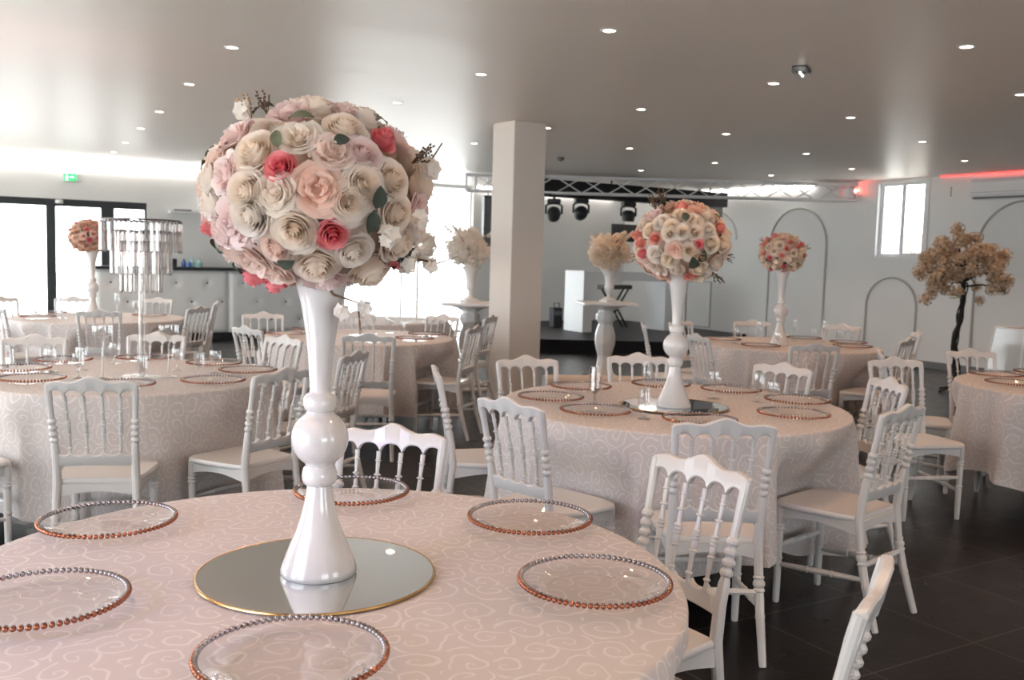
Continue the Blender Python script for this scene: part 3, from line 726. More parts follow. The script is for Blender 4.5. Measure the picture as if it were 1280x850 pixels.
def flower_ball(loc,RX,RZ,label,spec,fill,nfill,fs,seed,leaves=20,sprigs=0,rot=0):
    """spec: hand-set flowers (x right, z up on the unit disc facing the room, kind, colour, size)"""
    rnd=random.Random(seed); root=thing('flower_ball',label,'flowers',loc,rot,'rose balls on tall vases')
    g=G(); g.ball((0,0,0),RX*.80,24,14,RZ/RX); g.obj('foam_core',M['core'],root)
    used=[]
    def D(x,z):
        r=x*x+z*z
        if r>.97: q=sqrt(.97/r); x*=q; z*=q; r=.97
        return Vector((x,-sqrt(1-r),z))
    for x,z,kind,c,s in spec:
        if kind=='leaf':
            d=D(x,z); put(root,kind,LEAF[0 if c=='dark' else 1],'leaf',None,d,s,rnd.uniform(0,6),RX,RZ,1.06); continue
        if kind=='sprig':
            d=D(x,z); put(root,kind,SPR[0 if c=='tan' else 1],'sprig',None,d,s,0,RX,RZ,1.0); continue
        d=D(x,z); used.append((d,s)); me=fm(kind,c,rnd.randint(0,2)); s*=1.12 if kind in('rose','peony') else 1.0
        put(root,kind,me,NM[kind],None,d,s,rnd.uniform(0,6),RX,RZ,(1.0 if kind!='blossom' else 1.12)-s*2.0*(.0 if kind=='blossom' else 1)+.02)
    for k in range(nfill):
        z=1-2*(k+.5)/nfill; a=k*2.39996+seed; rr=sqrt(1-z*z); d=Vector((rr*cos(a),rr*sin(a),z))
        if z<-.93: continue
        if any((d-e).length*RX<(s+fs)*.46 for e,s in used): continue
        kind,c=rnd.choice(fill); s=fs*rnd.uniform(.85,1.12)*(.8 if kind=='bud' else 1)
        put(root,kind,fm(kind,c,rnd.randint(0,2)),NM[kind],None,d,s,rnd.uniform(0,6),RX,RZ,1.0-s*2.0+.02)
    for k in range(leaves):
        z=rnd.uniform(-.9,.95); a=rnd.uniform(0,2*pi); rr=sqrt(1-z*z); d=Vector((rr*cos(a),rr*sin(a),z))
        s=rnd.uniform(.028,.045); j=rnd.randint(0,1)
        o=put(root,'leaf',LEAF[j],'leaf',None,d,s,rnd.uniform(0,6),RX,RZ,.93)
    for k in range(sprigs):
        z=rnd.uniform(-.5,.9); a=rnd.uniform(0,2*pi); rr=sqrt(1-z*z); d=Vector((rr*cos(a),rr*sin(a),z))
        put(root,'sprig',SPR[rnd.randint(0,1)],'sprig',None,d,.06,rnd.uniform(0,6),RX,RZ,.98)
    return root
def px(u,v): return ((u-393)/132.0, (243-v)/112.0)
S1=[]
for u,v,kind,c,s in [
 (342,200,'rose','cream',.052),(340,270,'rose','ivory',.053),(391,286,'rose','cream',.050),(410,326,'rose','cream',.050),(278,228,'rose','ivory',.046),
 (441,167,'rose','cream',.048),(464,198,'rose','pale',.046),(393,182,'peony','cream',.042),(467,232,'rose','cream',.050),(468,330,'rose','cream',.052),
 (299,288,'rose','pale',.046),(256,275,'rose','pale',.040),(497,224,'rose','cream',.046),(420,240,'peony','peach',.050),(332,320,'peony','blush',.052),
 (305,175,'peony','pale',.044),(375,146,'peony','pale',.048),(272,326,'peony','blush',.044),(306,222,'peony','pale',.042),(432,142,'peony','pale',.036),
 (502,262,'rose','cream',.044),(372,245,'peony','cream',.040),(518,285,'rose','ivory',.040),(270,190,'peony','pale',.038),(368,305,'rose','blush',.040),
 (378,218,'bud','coral',.048),(434,288,'bud','coral',.045),(271,280,'bud','coral',.042),(482,176,'bud','coral',.040),(312,348,'bud','coral',.050),(345,350,'bud','coral',.040),(499,317,'bud','coral',.042),
 (314,148,'blossom','white',.030),(483,284,'blossom','white',.032),(510,265,'blossom','white',.028),(528,206,'blossom','white',.034),(524,333,'blossom','white',.030),
 (374,190,'leaf','olive',.045),(396,162,'leaf','olive',.050),(262,206,'leaf','olive',.045),(276,196,'leaf','olive',.045),(438,188,'leaf','dark',.036),
 (478,248,'leaf','dark',.046),(472,270,'leaf','dark',.046),(515,312,'leaf','dark',.060),(505,322,'leaf','dark',.055),(330,142,'leaf','dark',.055),(462,146,'leaf','olive',.040),(472,154,'leaf','olive',.036),(378,318,'leaf','dark',.04),(288,345,'leaf','dark',.045),(248,318,'leaf','dark',.045),
 (302,134,'sprig','tan',.055),(534,190,'sprig','dark',.060),(345,150,'sprig','dark',.05)]:
    x,z=px(u,v); S1.append((x,z,kind,c,s))
flower_ball((-.42,2.045,1.575),.225,.190,'large near ball of cream, blush and coral artificial roses',S1,
   [('rose','cream'),('rose','ivory'),('peony','blush'),('rose','cream'),('peony','pale'),('rose','blush')],84,.052,4,10)
# hanging blossoms below the ball
root=[o for o in COL.objects if o.name=='flower_ball'][0]
for (x,y,z,s,c) in [(.07,-.08,-.235,.026,'white'),(.115,-.07,-.225,.024,'white'),(.105,-.06,-.255,.018,'ivory'),(.245,-.02,-.135,.026,'ivory'),(.23,.02,.075,.026,'ivory')]:
    o=link('small_blossom',fm('blossom',c,1),root,(x,y,z)); o.scale=(s,s,s); o.rotation_euler=(2.6,.2,1)
g=G(); g.tube([(.02,-.05,-.17),(.05,-.07,-.20),(.10,-.07,-.215),(.105,-.07,-.27)],[.003,.003,.002,.002],6); g.obj('stem',M['twig'],root); g=G(); g.tube([(.2,-.02,-.12),(.26,-.03,-.13),(.30,-.03,-.115)],[.003,.002,.001],5); g.obj('stem',M['twig'],root); g=G(); g.tube([(.2,.02,.05),(.235,.02,.085),(.26,.02,.125)],[.003,.002,.0015],5)
g.obj('stem',M['twig'],root)
F5=[('rose','yel'),('rose','yel'),('rose','cream'),('rose','cream'),('peony','peach'),('bud','rosy'),('peony','blush'),('blossom','yel'),('rose','ivory')]
def p5(u,v): return ((u-850)/62.0,(303-v)/53.0)
S5=[(*p5(u,v),k,c,s) for u,v,k,c,s in [
 (843,258,'bud','rosy',.044),(862,262,'peony','peach',.038),(876,268,'rose','cream',.044),(814,278,'rose','ivory',.044),(840,290,'rose','cream',.042),(858,290,'rose','cream',.044),
 (824,293,'rose','cream',.04),(807,300,'bud','rosy',.042),(795,320,'bud','coral',.04),(894,284,'bud','rosy',.042),(882,305,'rose','yel',.048),(862,306,'bud','coral',.034),
 (851,316,'rose','yel',.046),(832,314,'peony','peach',.04),(808,322,'rose','ivory',.046),(826,328,'rose','yel',.044),(868,338,'rose','yel',.044),(900,305,'rose','yel',.044),
 (892,330,'rose','cream',.044),(815,340,'peony','cream',.046),(860,348,'peony','rosy',.036),(838,340,'rose','cream',.038),(808,268,'peony','pale',.04),
 (857,330,'leaf','dark',.07),(866,322,'leaf','dark',.06),(845,274,'leaf','dark',.05),(818,258,'leaf','dark',.07),(824,252,'leaf','dark',.07),(888,272,'leaf','olive',.05),(798,345,'leaf','olive',.05),
 (820,250,'sprig','dark',.09),(808,256,'sprig','dark',.08),(898,348,'sprig','dark',.08)]]
flower_ball((.79,4.56,1.555),.215,.185,'mid-size ball of cream and salmon roses on the middle table vase',S5,F5,84,.048,11,20,3)
flower_ball((2.345,8.42,1.56),.19,.165,'small ball of ivory and coral roses over the far right table',[],[('rose','yel'),('rose','cream'),('peony','blush'),('bud','rosy'),('blossom','yel'),('bud','coral')],76,.044,23,30,3)
flower_ball((-4.24,9.55,1.555),.165,.155,'small muted peach and red flower ball before the glass doors',[],[('rose','far'),('rose','far'),('bud','coral'),('peony','far'),('rose','peach'),('rose','cream')],64,.046,31,40,1)
bpy.context.view_layer.update()

# ------------------------------------------------------------------ crystal table lamp (and its twin at the far centre)
def crystal_lamp(x,y,label):
    t=thing('crystal_lamp',label,'centrepiece',(x,y,ZT),.2,'crystal tier centrepieces')
    G().lathe([(.10,0),(.10,.01),(.098,.014),(.02,.016)],40).obj('base_plate',M['acryl'],t)
    G().tube([(0,0,.014),(0,0,.24),(0,0,.48),(0,0,.80)],[.016,.016,.016,.014],14).obj('pole',M['crystal'],t)
    for R,zt,zb,n in [(.203,.850,.675,44),(.150,.79,.555,32),(.103,.735,.46,22)]:
        g=G(); N=48
        g.tube([(R*cos(2*pi*i/N),R*sin(2*pi*i/N),zt) for i in range(N+1)],.005,8,False)
        for k in range(3): a=k*2*pi/3; g.tube([(0,0,zt-.01),(R*cos(a),R*sin(a),zt)],.003,6)
        rg=g
        gp=G(); w=.0105
        L_=zb-zt; V_=[(0,0,-.004)]+[(x,y,-.016) for x,y in ((w,0),(0,.008),(-w,0),(0,-.008))]+[(x,y,L_+.012) for x,y in ((w,0),(0,.008),(-w,0),(0,-.008))]+[(0,0,L_)]
        gp.add(V_,[(0,1+k,1+(k+1)%4) for k in range(4)]+[(1+k,5+k,5+(k+1)%4,1+(k+1)%4) for k in range(4)]+[(9,5+(k+1)%4,5+k) for k in range(4)]); me=gp.mesh('crystal_drop',M['crystal'],False)
        for i in range(n):
            a=2*pi*i/n; o=link('crystal_drop',me,t,(R*cos(a),R*sin(a),zt),a+pi/2); rg.ball((R*cos(a),R*sin(a),zt-.008),.0065,6,4)
        rg.obj('hanging_ring',M['dchrome'],t)
    return t
crystal_lamp(-2.00,5.15,'three-tier crystal drop lamp on a clear pole, left table')
crystal_lamp(-1.29,8.1,'crystal drop lamp on the far centre table, hidden behind the big flower ball')
# thin-stemmed flower stand on the farthest table
t=thing('flower_stand','thin white pole stand on the farthest table before the bright windows','stand',(-.99,9.85,ZT),0)
G().lathe([(.13,0),(.13,.006),(.08,.02),(.012,.03)],32).obj('base',M['pedestal'],t); G().tube([(0,0,.02),(0,0,.55),(0,0,.66)],[.014,.012,.012],10).obj('pole',M['pedestal'],t)
WC=[cluster_mesh('blossom_cluster',PT['white'],k,26,1.0,.36) for k in range(3)]
YC=[cluster_mesh('blossom_cluster',PT['yel'],k+20,30,1.0,.36) for k in range(3)]
TC=[cluster_mesh('blossom_cluster',PT['tan'],k+40,30,1.0,.30) for k in range(3)]
def bouquet(loc,rx,rz,label,pool,n,s,seed,sprays=3,group=None,cat='flowers'):
    rnd=random.Random(seed); root=thing('blossom_bouquet',label,cat,loc,0,group)
    for k in range(n):
        z=1-2*(k+.5)/n; a=k*2.39996+seed; rr=sqrt(max(0,1-z*z)); q=rnd.uniform(.62,1.06)
        o=link('blossom_cluster',pool[k%3],root,(rx*rr*cos(a)*q,rx*rr*sin(a)*q,rz*z*q)); sc=s*rnd.uniform(.8,1.2); o.scale=(sc,sc,sc); o.rotation_euler=(rnd.uniform(0,6),rnd.uniform(0,6),0)
    g=G()
    for k in range(sprays):
        a=rnd.uniform(0,2*pi); d=Vector((cos(a)*rx*1.25,sin(a)*rx*1.25,rz*rnd.uniform(.5,1.35))); g.tube([(0,0,0),d*.6,d],[.004,.003,.002],5)
        for f in (.8,.92,1.03): 
            o=link('blossom_cluster',pool[k%3],root,d*f); sc=s*.38; o.scale=(sc,sc,sc)
    g.tube([(0,0,-rz*1.05),(0,0,0)],.02,8); g.obj('stem',M['twig'],root)
    return root
bouquet((-.99,9.85,ZT+.80),.17,.15,'white blossom ball on the thin pole stand, behind the near rose ball',WC,26,.055,3,0)

# ------------------------------------------------------------------ glassware
gob=G().lathe([(.032,0),(.033,.002),(.012,.005),(.0045,.012),(.004,.05),(.007,.058),(.022,.068),(.031,.085),(.033,.105),(.030,.128)],20,(0,0,0),True,False).mesh('goblet',M['glass'],angle=60)
gob2=G().lathe([(.030,0),(.031,.002),(.010,.006),(.005,.02),(.005,.05),(.012,.062),(.026,.066),(.029,.072),(.030,.135)],16,(0,0,0),True,False).mesh('goblet',M['glass'],angle=60)
flute=G().lathe([(.028,0),(.029,.002),(.008,.006),(.004,.015),(.004,.085),(.010,.10),(.021,.12),(.024,.15),(.022,.20)],18,(0,0,0),True,False).mesh('flute',M['glass'],angle=60)
def cutglass():
    g=G(); seg=24; prof=[(.030,0),(.031,.003),(.012,.007),(.006,.02),(.006,.045),(.018,.058),(.027,.066)]
    g.lathe(prof,seg,(0,0,0),True,False)
    rows=12; vs=[];fs=[]
    for k in range(rows+1):
        for i in range(seg): r=.030+(.0022 if (i+k)%2 else -.0012); a=2*pi*i/seg; vs.append((r*cos(a),r*sin(a),.066+.118*k/rows))
    for k in range(rows):
        for i in range(seg): j=(i+1)%seg; fs.append((k*seg+i,k*seg+j,(k+1)*seg+j,(k+1)*seg+i))
    g.add(vs,fs); return g.mesh('cut_glass',M['crystal'],angle=10)
cutme=cutglass()
holder=G().lathe([(.042,0),(.043,.003),(.015,.008),(.005,.015),(.0045,.18),(.008,.20),(.018,.225),(.048,.237),(.051,.243),(.051,.285)],28,(0,0,0),True,False).mesh('candle_holder',M['glass'],angle=60)
def glassware(me,name,cat,x,y,label,group,s=1.0):
    o=link(name,me,None,(x,y,ZT)); o.scale=(s,s,s); return tag(o,label,cat,group)
GG='glasses on the crystal lamp table'
for x,y,m,l in [(-2.57,5.3,gob,'farthest left on the crystal lamp table'),(-2.46,5.44,gob,'behind another one, left of the crystal lamp'),(-2.31,5.07,gob2,'foremost of those left of the crystal lamp'),
              (-2.40,5.75,gob,'just left of the crystal lamp pole, at the back'),(-1.94,4.99,gob2,'right beside the crystal lamp pole'),(-1.94,5.52,gob,'behind the tall candle holder right of the crystal lamp'),
              (-1.70,5.46,gob,'rear one of the pair right of the crystal lamp'),(-1.72,5.24,gob2,'front one of the pair right of the crystal lamp')]:
    glassware(m,'drinking_glass','glass',x,y,'small clear stemmed glass '+l,GG)
glassware(holder,'candle_holder','candle holder',-2.18,5.07,'tall clear glass candle holder left of the crystal lamp pole','tall glass candle holders')
glassware(holder,'candle_holder','candle holder',-1.88,5.22,'tall clear glass candle holder right of the crystal lamp pole','tall glass candle holders')
GG='glasses on the middle mirror table'
glassware(cutme,'drinking_glass','glass',.415,4.66,'large cut crystal goblet left of the middle mirror',GG)
glassware(flute,'drinking_glass','glass',.685,4.82,'slim tall clear glass just left of the middle vase',GG)
glassware(gob2,'drinking_glass','glass',.60,4.25,'clear stemmed glass standing in front of the middle mirror',GG)
glassware(gob,'drinking_glass','glass',1.06,4.95,'clear stemmed glass standing right of the middle vase',GG,1.1)
glassware(gob2,'drinking_glass','glass',1.27,4.87,'rear one of two clear glasses near the right end of the middle table',GG,1.1)
glassware(gob,'drinking_glass','glass',1.28,4.63,'front one of two clear glasses near the right end of the middle table',GG,1.05)
GG='glasses on the far right table'
for x,y,m,l in [(1.97,8.42,gob2,'leftmost on the far right table'),(2.16,8.35,flute,'in front of the chair, left of the far right vase'),(2.27,8.14,gob,'nearest the far right vase foot'),(2.62,8.85,flute,'first right of the far right vase'),
              (2.72,8.62,gob2,'second right of the far right vase'),(2.88,8.82,flute,'third right of the far right vase'),(2.93,8.55,gob2,'rightmost on the far right table')]:
    glassware(m,'drinking_glass','glass',x,y,'small glass '+l,GG)
GG='glasses on the glass door table'
for x,y,m,l in [(-4.45,9.4,flute,'leftmost on the glass door table'),(-4.36,9.25,gob,'second from the left on the glass door table'),(-4.12,9.95,flute,'right of the slim vase on the glass door table'),(-3.92,9.95,gob2,'rightmost on the glass door table')]:
    glassware(m,'drinking_glass','glass',x,y,'backlit clear glass '+l,GG,1.1)
GG='glasses on the far centre table'
for x,y,m,l in [(-1.22,8.4,flute,'right of the crystal pole on the far centre table'),(-.93,8.0,gob2,'near the right rim of the far centre table'),(-1.1,8.55,gob,'at the back of the far centre table')]:
    glassware(m,'drinking_glass','glass',x,y,'clear glass '+l,GG,1.1)
glassware(gob,'drinking_glass','glass',3.49,6.3,'clear glass at the right picture edge on the right edge table','glasses on the right edge table',1.1)

# ------------------------------------------------------------------ pedestals with urns
def pedestal(x,y,label,rz):
    t=thing('pedestal',label,'pedestal',(x,y,0),rz,'white baluster pedestals')
    g=G().box(-.32,.32,-.32,.32,.925,.955,.006); g.obj('slab',M['pedestal'],t,True,30)
    g=G().lathe([(.30,0),(.30,.025),(.27,.04),(.16,.07),(.115,.11),(.10,.16),(.085,.26),(.083,.31),(.105,.38),(.125,.46),(.125,.56),(.105,.64),(.085,.69),(.09,.71),(.118,.745),(.122,.79),(.115,.815),(.092,.835),(.092,.86),(.12,.87),(.15,.89),(.24,.912),(.25,.925)],8,ph=pi/8)
    g.obj('baluster',M['pedestal'],t,False)
    return t
def urn(x,y,z,label):
    t=thing('urn',label,'urn',(x,y,z),.5,'white urns on pedestals')
    G().box(-.085,.085,-.085,.085,0,.03,.004).obj('plinth',M['pedestal'],t,False)
    G().lathe([(.08,.03),(.08,.045),(.05,.055),(.025,.075),(.022,.095),(.03,.11),(.022,.125),(.04,.14),(.056,.165),(.058,.19),(.05,.215),(.052,.26),(.062,.31),(.082,.355),(.108,.385),(.112,.39),(.10,.388),(.06,.34)],28).obj('bowl',M['pedestal'],t,angle=50)
pedestal(-.47,10.55,'white baluster pedestal left of the square column',.1); pedestal(1.12,11.5,'white baluster pedestal in front of the stage',.1)
urn(-.47,10.55,.955,'white urn on the pedestal left of the column'); urn(1.15,11.5,.955,'white urn on the pedestal before the stage')
bouquet((-.50,10.55,1.545),.21,.19,'backlit white blossom bouquet in the urn left of the column',WC,40,.062,5,5,'white urn bouquets')
bouquet((1.13,11.5,1.56),.225,.20,'warm-lit ivory blossom bouquet in the urn before the stage',YC,44,.066,8,6,'white urn bouquets')
g=G().tube([(.36,10.5,.09),(.5,10.52,.09),(1.6,10.62,.09)],.09,24); tag(g.obj('rolled_carpet',M['carpet'],angle=40),'rolled white carpet runner lying on the floor behind the middle table','carpet')

# ------------------------------------------------------------------ blossom tree
t=thing('blossom_tree','artificial tan blossom tree with black trunk by the right wall','tree',(5.33,11.35,0))
tp=spline([(-.03,0,.02),(-.02,0,.3),(-.07,.01,.6),(-.02,0,.85),(.0,0,1.15),(-.02,0,1.4),(-.06,.02,1.6)],30)
G().tube(tp,[.042-.02*i/30+.006*sin(i*1.7) for i in range(31)],10).obj('trunk',M['trunk'],t)
g=G(); g.tube([(p.x+.045*cos(i*.55),p.y+.045*sin(i*.55),p.z) for i,p in enumerate(tp[:24])],.009,6); g.obj('vine',M['trunk'],t)
for k in range(4):
    a=k*pi/2+.35; G().tube([(0,0,.16),(.11*cos(a),.11*sin(a),.06),(.27*cos(a),.27*sin(a),.012)],.014,8).obj('foot',M['black'],t)
rnd=random.Random(12); pts=[]
tries=0
while len(pts)<88 and tries<4000:
    tries+=1
    d=Vector((rnd.uniform(-1,1),rnd.uniform(-1,1),rnd.uniform(-1,1)))
    if d.length>1 or d.length<.45: continue
    p=Vector((d.x*.52,d.y*.45,1.50+d.z*.36))
    if d.z<-.3 and abs(d.x)<.2: continue
    if all((p-q).length>.075 for q in pts): pts.append(p)
pts+=[Vector(v) for v in [(-.12,0,1.93),(-.10,0,1.85),(-.55,0,1.42),(-.47,0,1.46),(-.42,.05,1.1),(-.38,0,1.17),(.52,0,1.32),(.46,0,1.24),(-.44,0,1.62),(.2,0,1.10)]]
for i,p in enumerate(pts):
    o=link('blossom_cluster',TC[i%3],t,p); s=rnd.uniform(.058,.088); o.scale=(s,s,s); o.rotation_euler=(rnd.uniform(0,6),rnd.uniform(0,6),0)
for i,p in enumerate(pts[::5]):
    b=Vector((-.02,0,1.25+rnd.uniform(0,.25))); m_=(b+p)/2+Vector((0,0,.04)); G().tube([b,m_,p],[.012,.008,.004],6).obj('branch',M['trunk'],t)

# ------------------------------------------------------------------ stage
bc=16.26
def onback(x): return ((bc+.515*x)/.857)
g=G().prism([(-.75,14.8),(2.6,15.05),(4.2,17.16),(2.30,20.32),(-.75,onback(-.75))],0,.2)
tag(g.obj('stage',M['stage'],None,False),'low black corner stage platform below the truss','stage')
# beam (front lighting bar) and lights
tb=thing('black_drape_beam','long black fabric-covered lighting beam under the ceiling over the stage','beam',(1.6,16.22,0),ROT)
G().box(-1.85,2.5,-.14,.14,2.46,2.72).obj('beam_cover',M['blackfab'],tb,False)
for x in (-1.6,0,2.2): G().tube([(x,0,2.71),(x,0,2.8)],.015,8).obj('hanger',M['black'],tb)
def head(x,y,z,label,tilt,rz):
    t=thing('moving_head_light',label,'stage light',(x,y,z),rz,'stage lights under the black beam')
    G().box(-.11,.11,-.09,.09,-.12,-.04,.015).obj('base',M['black'],t,True,30)
    g=G().box(-.02,.02,-.02,.02,-.04,0); g.obj('clamp',M['black'],t,False)
    g=G(); g.tube([(-.13,0,-.28),(-.13,0,-.15),(-.09,0,-.12),(.09,0,-.12),(.13,0,-.15),(.13,0,-.28)],.018,8); y=g.obj('yoke',M['black'],t)
    g=G(); g.lathe([(.05,.10),(.10,.07),(.115,0),(.105,-.06),(.10,-.085),(.085,-.085),(.08,-.07)],20); h=g.obj('lamp_head',M['black'],t,angle=50,loc=(0,0,-.28)); h.rotation_euler=(tilt,0,0)
    G().lathe([(.001,0),(.08,0)],20,(0,0,-.072),False,False).obj('lens',M['gasket'],h)
head(.62,15.63,2.46,'black moving-head stage light nearest the column',.9,0)
head(1.08,15.91,2.50,'black moving-head stage light in the middle of the black beam',1.2,.2)
head(1.92,16.41,2.49,'black moving-head stage light left of the middle rose ball',.1,.2)
t=thing('hanging_speaker','black box speaker hanging at the right end of the black beam','speaker',(3.42,17.3,0),ROT); G().box(-.26,.26,-.15,.15,2.27,2.46,.01).obj('cabinet',M['black'],t,False); G().box(-.24,.24,-.156,-.15,2.285,2.445).obj('grille',M['gasket'],t,False)
t=thing('line_speaker','tall tilted black speaker hanging left of the column','speaker',(-.50,16.6,0),.2)
Mt=Matrix.Rotation(.06,4,'Y'); g=G().box(-.06,.11,-.12,.12,1.58,2.5,.01); g.obj('cabinet',M['black'],t,False); G().box(-.045,.095,-.126,-.12,1.6,2.48).obj('grille',M['gasket'],t,False); G().tube([(.02,0,2.5),(.02,0,2.8)],.012,8).obj('hanger',M['alu'],t)
# truss
t=thing('lighting_truss','aluminium box lighting truss spanning the stage under the ceiling','truss',(0,15.2,0))
x0,x1,zb,zt,D=-.79,5.36,2.495,2.745,.25
for y in (0,D):
    for z in (zb,zt): G().tube([(x0,y,z),(x1,y,z)],.017,10).obj('chord',M['alu'],t)
nb=14; dx=(x1-.15-x0-.15)/nb
for y in (0,D):
    for i in range(nb):
        a=x0+.15+dx*i; up=(i%2==0) if y==0 else (i%2==1)
        G().tube([(a,y,zb if up else zt),(a+dx,y,zt if up else zb)],.0095,7).obj('brace',M['alu'],t)
for z in (zb,zt):
    for i in range(nb):
        a=x0+.15+dx*i; u=(i%2==0)
        G().tube([(a,0 if u else D,z),(a+dx,D if u else 0,z)],.0085,6).obj('brace',M['alu'],t)
for x in (x0,x0+.15,x1-.15,x1):
    g=G(); g.tube([(x,0,zb),(x,0,zt),(x,D,zt),(x,D,zb),(x,0,zb)],.012,8); g.obj('end_frame',M['alu'],t)
for x in (x0+1.2,x0+3.3,x1-1): G().tube([(x,D/2,zt),(x,D/2,2.8)],.01,6).obj('hanger',M['alu'],t)
t=thing('red_spotlight','small spotlight on the right end of the truss washing the wall red','stage light',(5.28,15.33,2.62),0)
G().box(-.06,.06,-.07,.07,-.08,.08,.01).obj('housing',M['alu'],t,False); G().box(-.045,.045,.07,.075,-.06,.06).obj('lens',M['red'],t,False); G().tube([(0,0,.08),(0,0,.12)],.012,6).obj('clamp',M['alu'],t)
l=bpy.data.lights.new('led','SPOT'); l.energy=40; l.color=(1,.08,.06); l.spot_size=radians(110); l.spot_blend=.9; l.shadow_soft_size=.04
o=bpy.data.objects.new('led_bulb',l); COL.objects.link(o); o.parent=t; o.location=(.075,0,.03); o.rotation_euler=Vector((.7,-.45,.25)).to_track_quat('-Z','Y').to_euler()
# DJ booth
t=thing('dj_booth','white open-fronted booth standing on the black stage','booth',(1.21,16.5,.2),ROT)
G().box(0,.2,0,.58,0,1.06,.004).obj('side_panel',M['booth'],t,False); G().box(1.82,2.05,0,.58,0,1.06,.004).obj('side_panel',M['booth'],t,False)
G().box(.2,1.82,0,.58,1.03,1.06).obj('top_shelf',M['booth'],t,False); G().box(.2,1.82,0,.02,.90,1.03).obj('fascia',M['booth'],t,False)
t=thing('keyboard_stand','black folding X-leg stand behind the white booth','stand',(1.95,17.9,.2),ROT+.2)
for s_ in (-1,1):
    for y in (0,.12): G().tube([(-.3*s_,y,0),(.3*s_,y,.72)],.018,8).obj('leg',M['black'],t)
G().box(-.36,.36,-.05,.2,.72,.80,.01).obj('keyboard',M['black'],t,False)
t=thing('amplifier','small black amplifier case on the stage left of the booth','amplifier',(.80,17.7,.2),.3)
G().box(-.09,.09,-.12,.12,0,.36,.01).obj('case',M['black'],t,False); G().tube([(-.04,0,.36),(-.04,0,.44),(.06,0,.44),(.06,0,.36)],.012,8).obj('handle',M['black'],t); G().box(-.07,.07,-.125,-.12,.22,.30).obj('control_panel',M['gasket'],t,False)
t=thing('wall_screen','dark rectangular screen on the stage wall behind the flowers','screen',(2.27,19.9,0),ROT)
G().box(-.36,.36,-.06,-.01,1.84,2.2,.005).obj('screen',M['black'],t,False); G().box(-.06,.06,-.02,.24,1.98,2.06).obj('bracket',M['black'],t,False)

# ------------------------------------------------------------------ bar
t=thing('bar_counter','long white button-tufted bar counter with black worktop at the far left','bar',(0,0,0),ROT)
def tuft(a0,a1):
    y0=15.72; z0,z1=.12,1.12; nx,nz=56,30; g=G(); vs=[]
    bt=[]
    for r,z in enumerate((.32,.62,.92)):
        k=0; x=a0+.22+(.24 if r%2 else 0)
        while x<a1-.08: bt.append((x,z)); x+=.48
    for j in range(nz+1):
        for i in range(nx+1):
            x=a0+(a1-a0)*i/nx; z=z0+(z1-z0)*j/nz
            e=min(x-a0,a1-x,z-z0,z1-z); y=-.045*min(1,e/.05)**.5
            for bx_,bz in bt:
                dd=sqrt((x-bx_)**2+(z-bz)**2); y+=.030*math.exp(-(dd/.055)**2)
            vs.append((x,y0+y,z))
    fs=[(j*(nx+1)+i,j*(nx+1)+i+1,(j+1)*(nx+1)+i+1,(j+1)*(nx+1)+i) for j in range(nz) for i in range(nx)]
    g.add(vs,fs); p=g.obj('tufted_panel',M['leather'],t,angle=0)
    for bx_,bz in bt: G().ball((bx_,y0-.018,bz),.017,8,5,1).obj('button',M['gasket'],p)
tuft(2.04,4.03); tuft(4.05,6.04)
G().box(2.04,6.04,15.72,16.2,.12,1.12).obj('carcass',M['leather'],t,False)
G().box(2.06,6.02,15.74,16.15,0,.12).obj('plinth',M['black'],t,False)
G().box(1.98,6.1,15.62,16.22,1.12,1.165,.005).obj('worktop',M['black'],t,False)
for a,b,m,h,r,l in [(3.37,15.85,'blueb',.13,.035,'small dark blue bottle on the bar worktop'),(3.50,15.9,'tealb',.16,.05,'pale teal bottle on the bar, left of a second one'),(3.60,15.8,'tealb',.14,.045,'pale teal bottle on the bar, the right one'),(3.44,15.75,'blueb',.10,.03,'short dark blue bottle at the bar edge')]:
    G().lathe([(r*.9,0),(r,.01),(r,h*.6),(r*.4,h*.78),(r*.35,h),(r*.3,h)],16).obj('bottle',M[m],None,loc=W(a,b,1.165)); tag(COL.objects[-1],l,'bottle','bottles on the bar')
t=thing('card_terminal','small dark box standing on the bar worktop by the lamp','box',W(3.22,15.9,1.165),ROT); G().box(-.05,.05,-.04,.04,0,.13,.01).obj('case',M['anth'],t,False)
t=thing('wall_shelf','small white floating shelf on the wall above the bar','shelf',(0,0,0),ROT); G().box(3.22,3.72,BW-.2,BW,2.03,2.065).obj('board',M['booth'],t,False); G().box(3.69,3.72,BW-.2,BW,2.065,2.3).obj('end_panel',M['booth'],t,False)
tag(G().box(-.14,.14,-.05,.05,0,.025,.01).obj('tray',M['gasket'],None,False,loc=W(3.42,16.18,2.065),rotz=ROT),'flat dark item lying on the floating shelf','tray')
t=thing('exit_sign','small green running-man exit sign on the wall above the glass doors','sign',W(1.8,BW,2.44),ROT)
G().box(-.13,.13,-.04,0,0,.13,.008).obj('housing',M['whitepvc'],t,False); G().box(-.12,.06,-.045,-.04,.01,.12).obj('green_panel',M['green'],t,False)
g=G(); g.box(-.09,-.07,-.048,-.045,.03,.08); g.ball((-.075,-.046,.095),.01,8,5); g.box(-.10,-.05,-.048,-.045,.06,.07); g.box(-.095,-.085,-.048,-.045,.015,.04); g.box(-.075,-.06,-.048,-.045,.015,.04)
g.add([(0,-.047,.05),(0,-.047,.085),(.035,-.047,.067)],[(0,2,1)]); g.box(-.035,.0,-.048,-.045,.06,.075); g.obj('running_man_symbol',M['white_e'],t,False)
t=thing('door_sensor','small white motion sensor above the glass doors','sensor',W(1.62,BW+.03,2.1),ROT); G().lathe([(.05,0),(.06,.02),(.055,.05),(.03,.06)],16).obj('housing',M['whitepvc'],t)

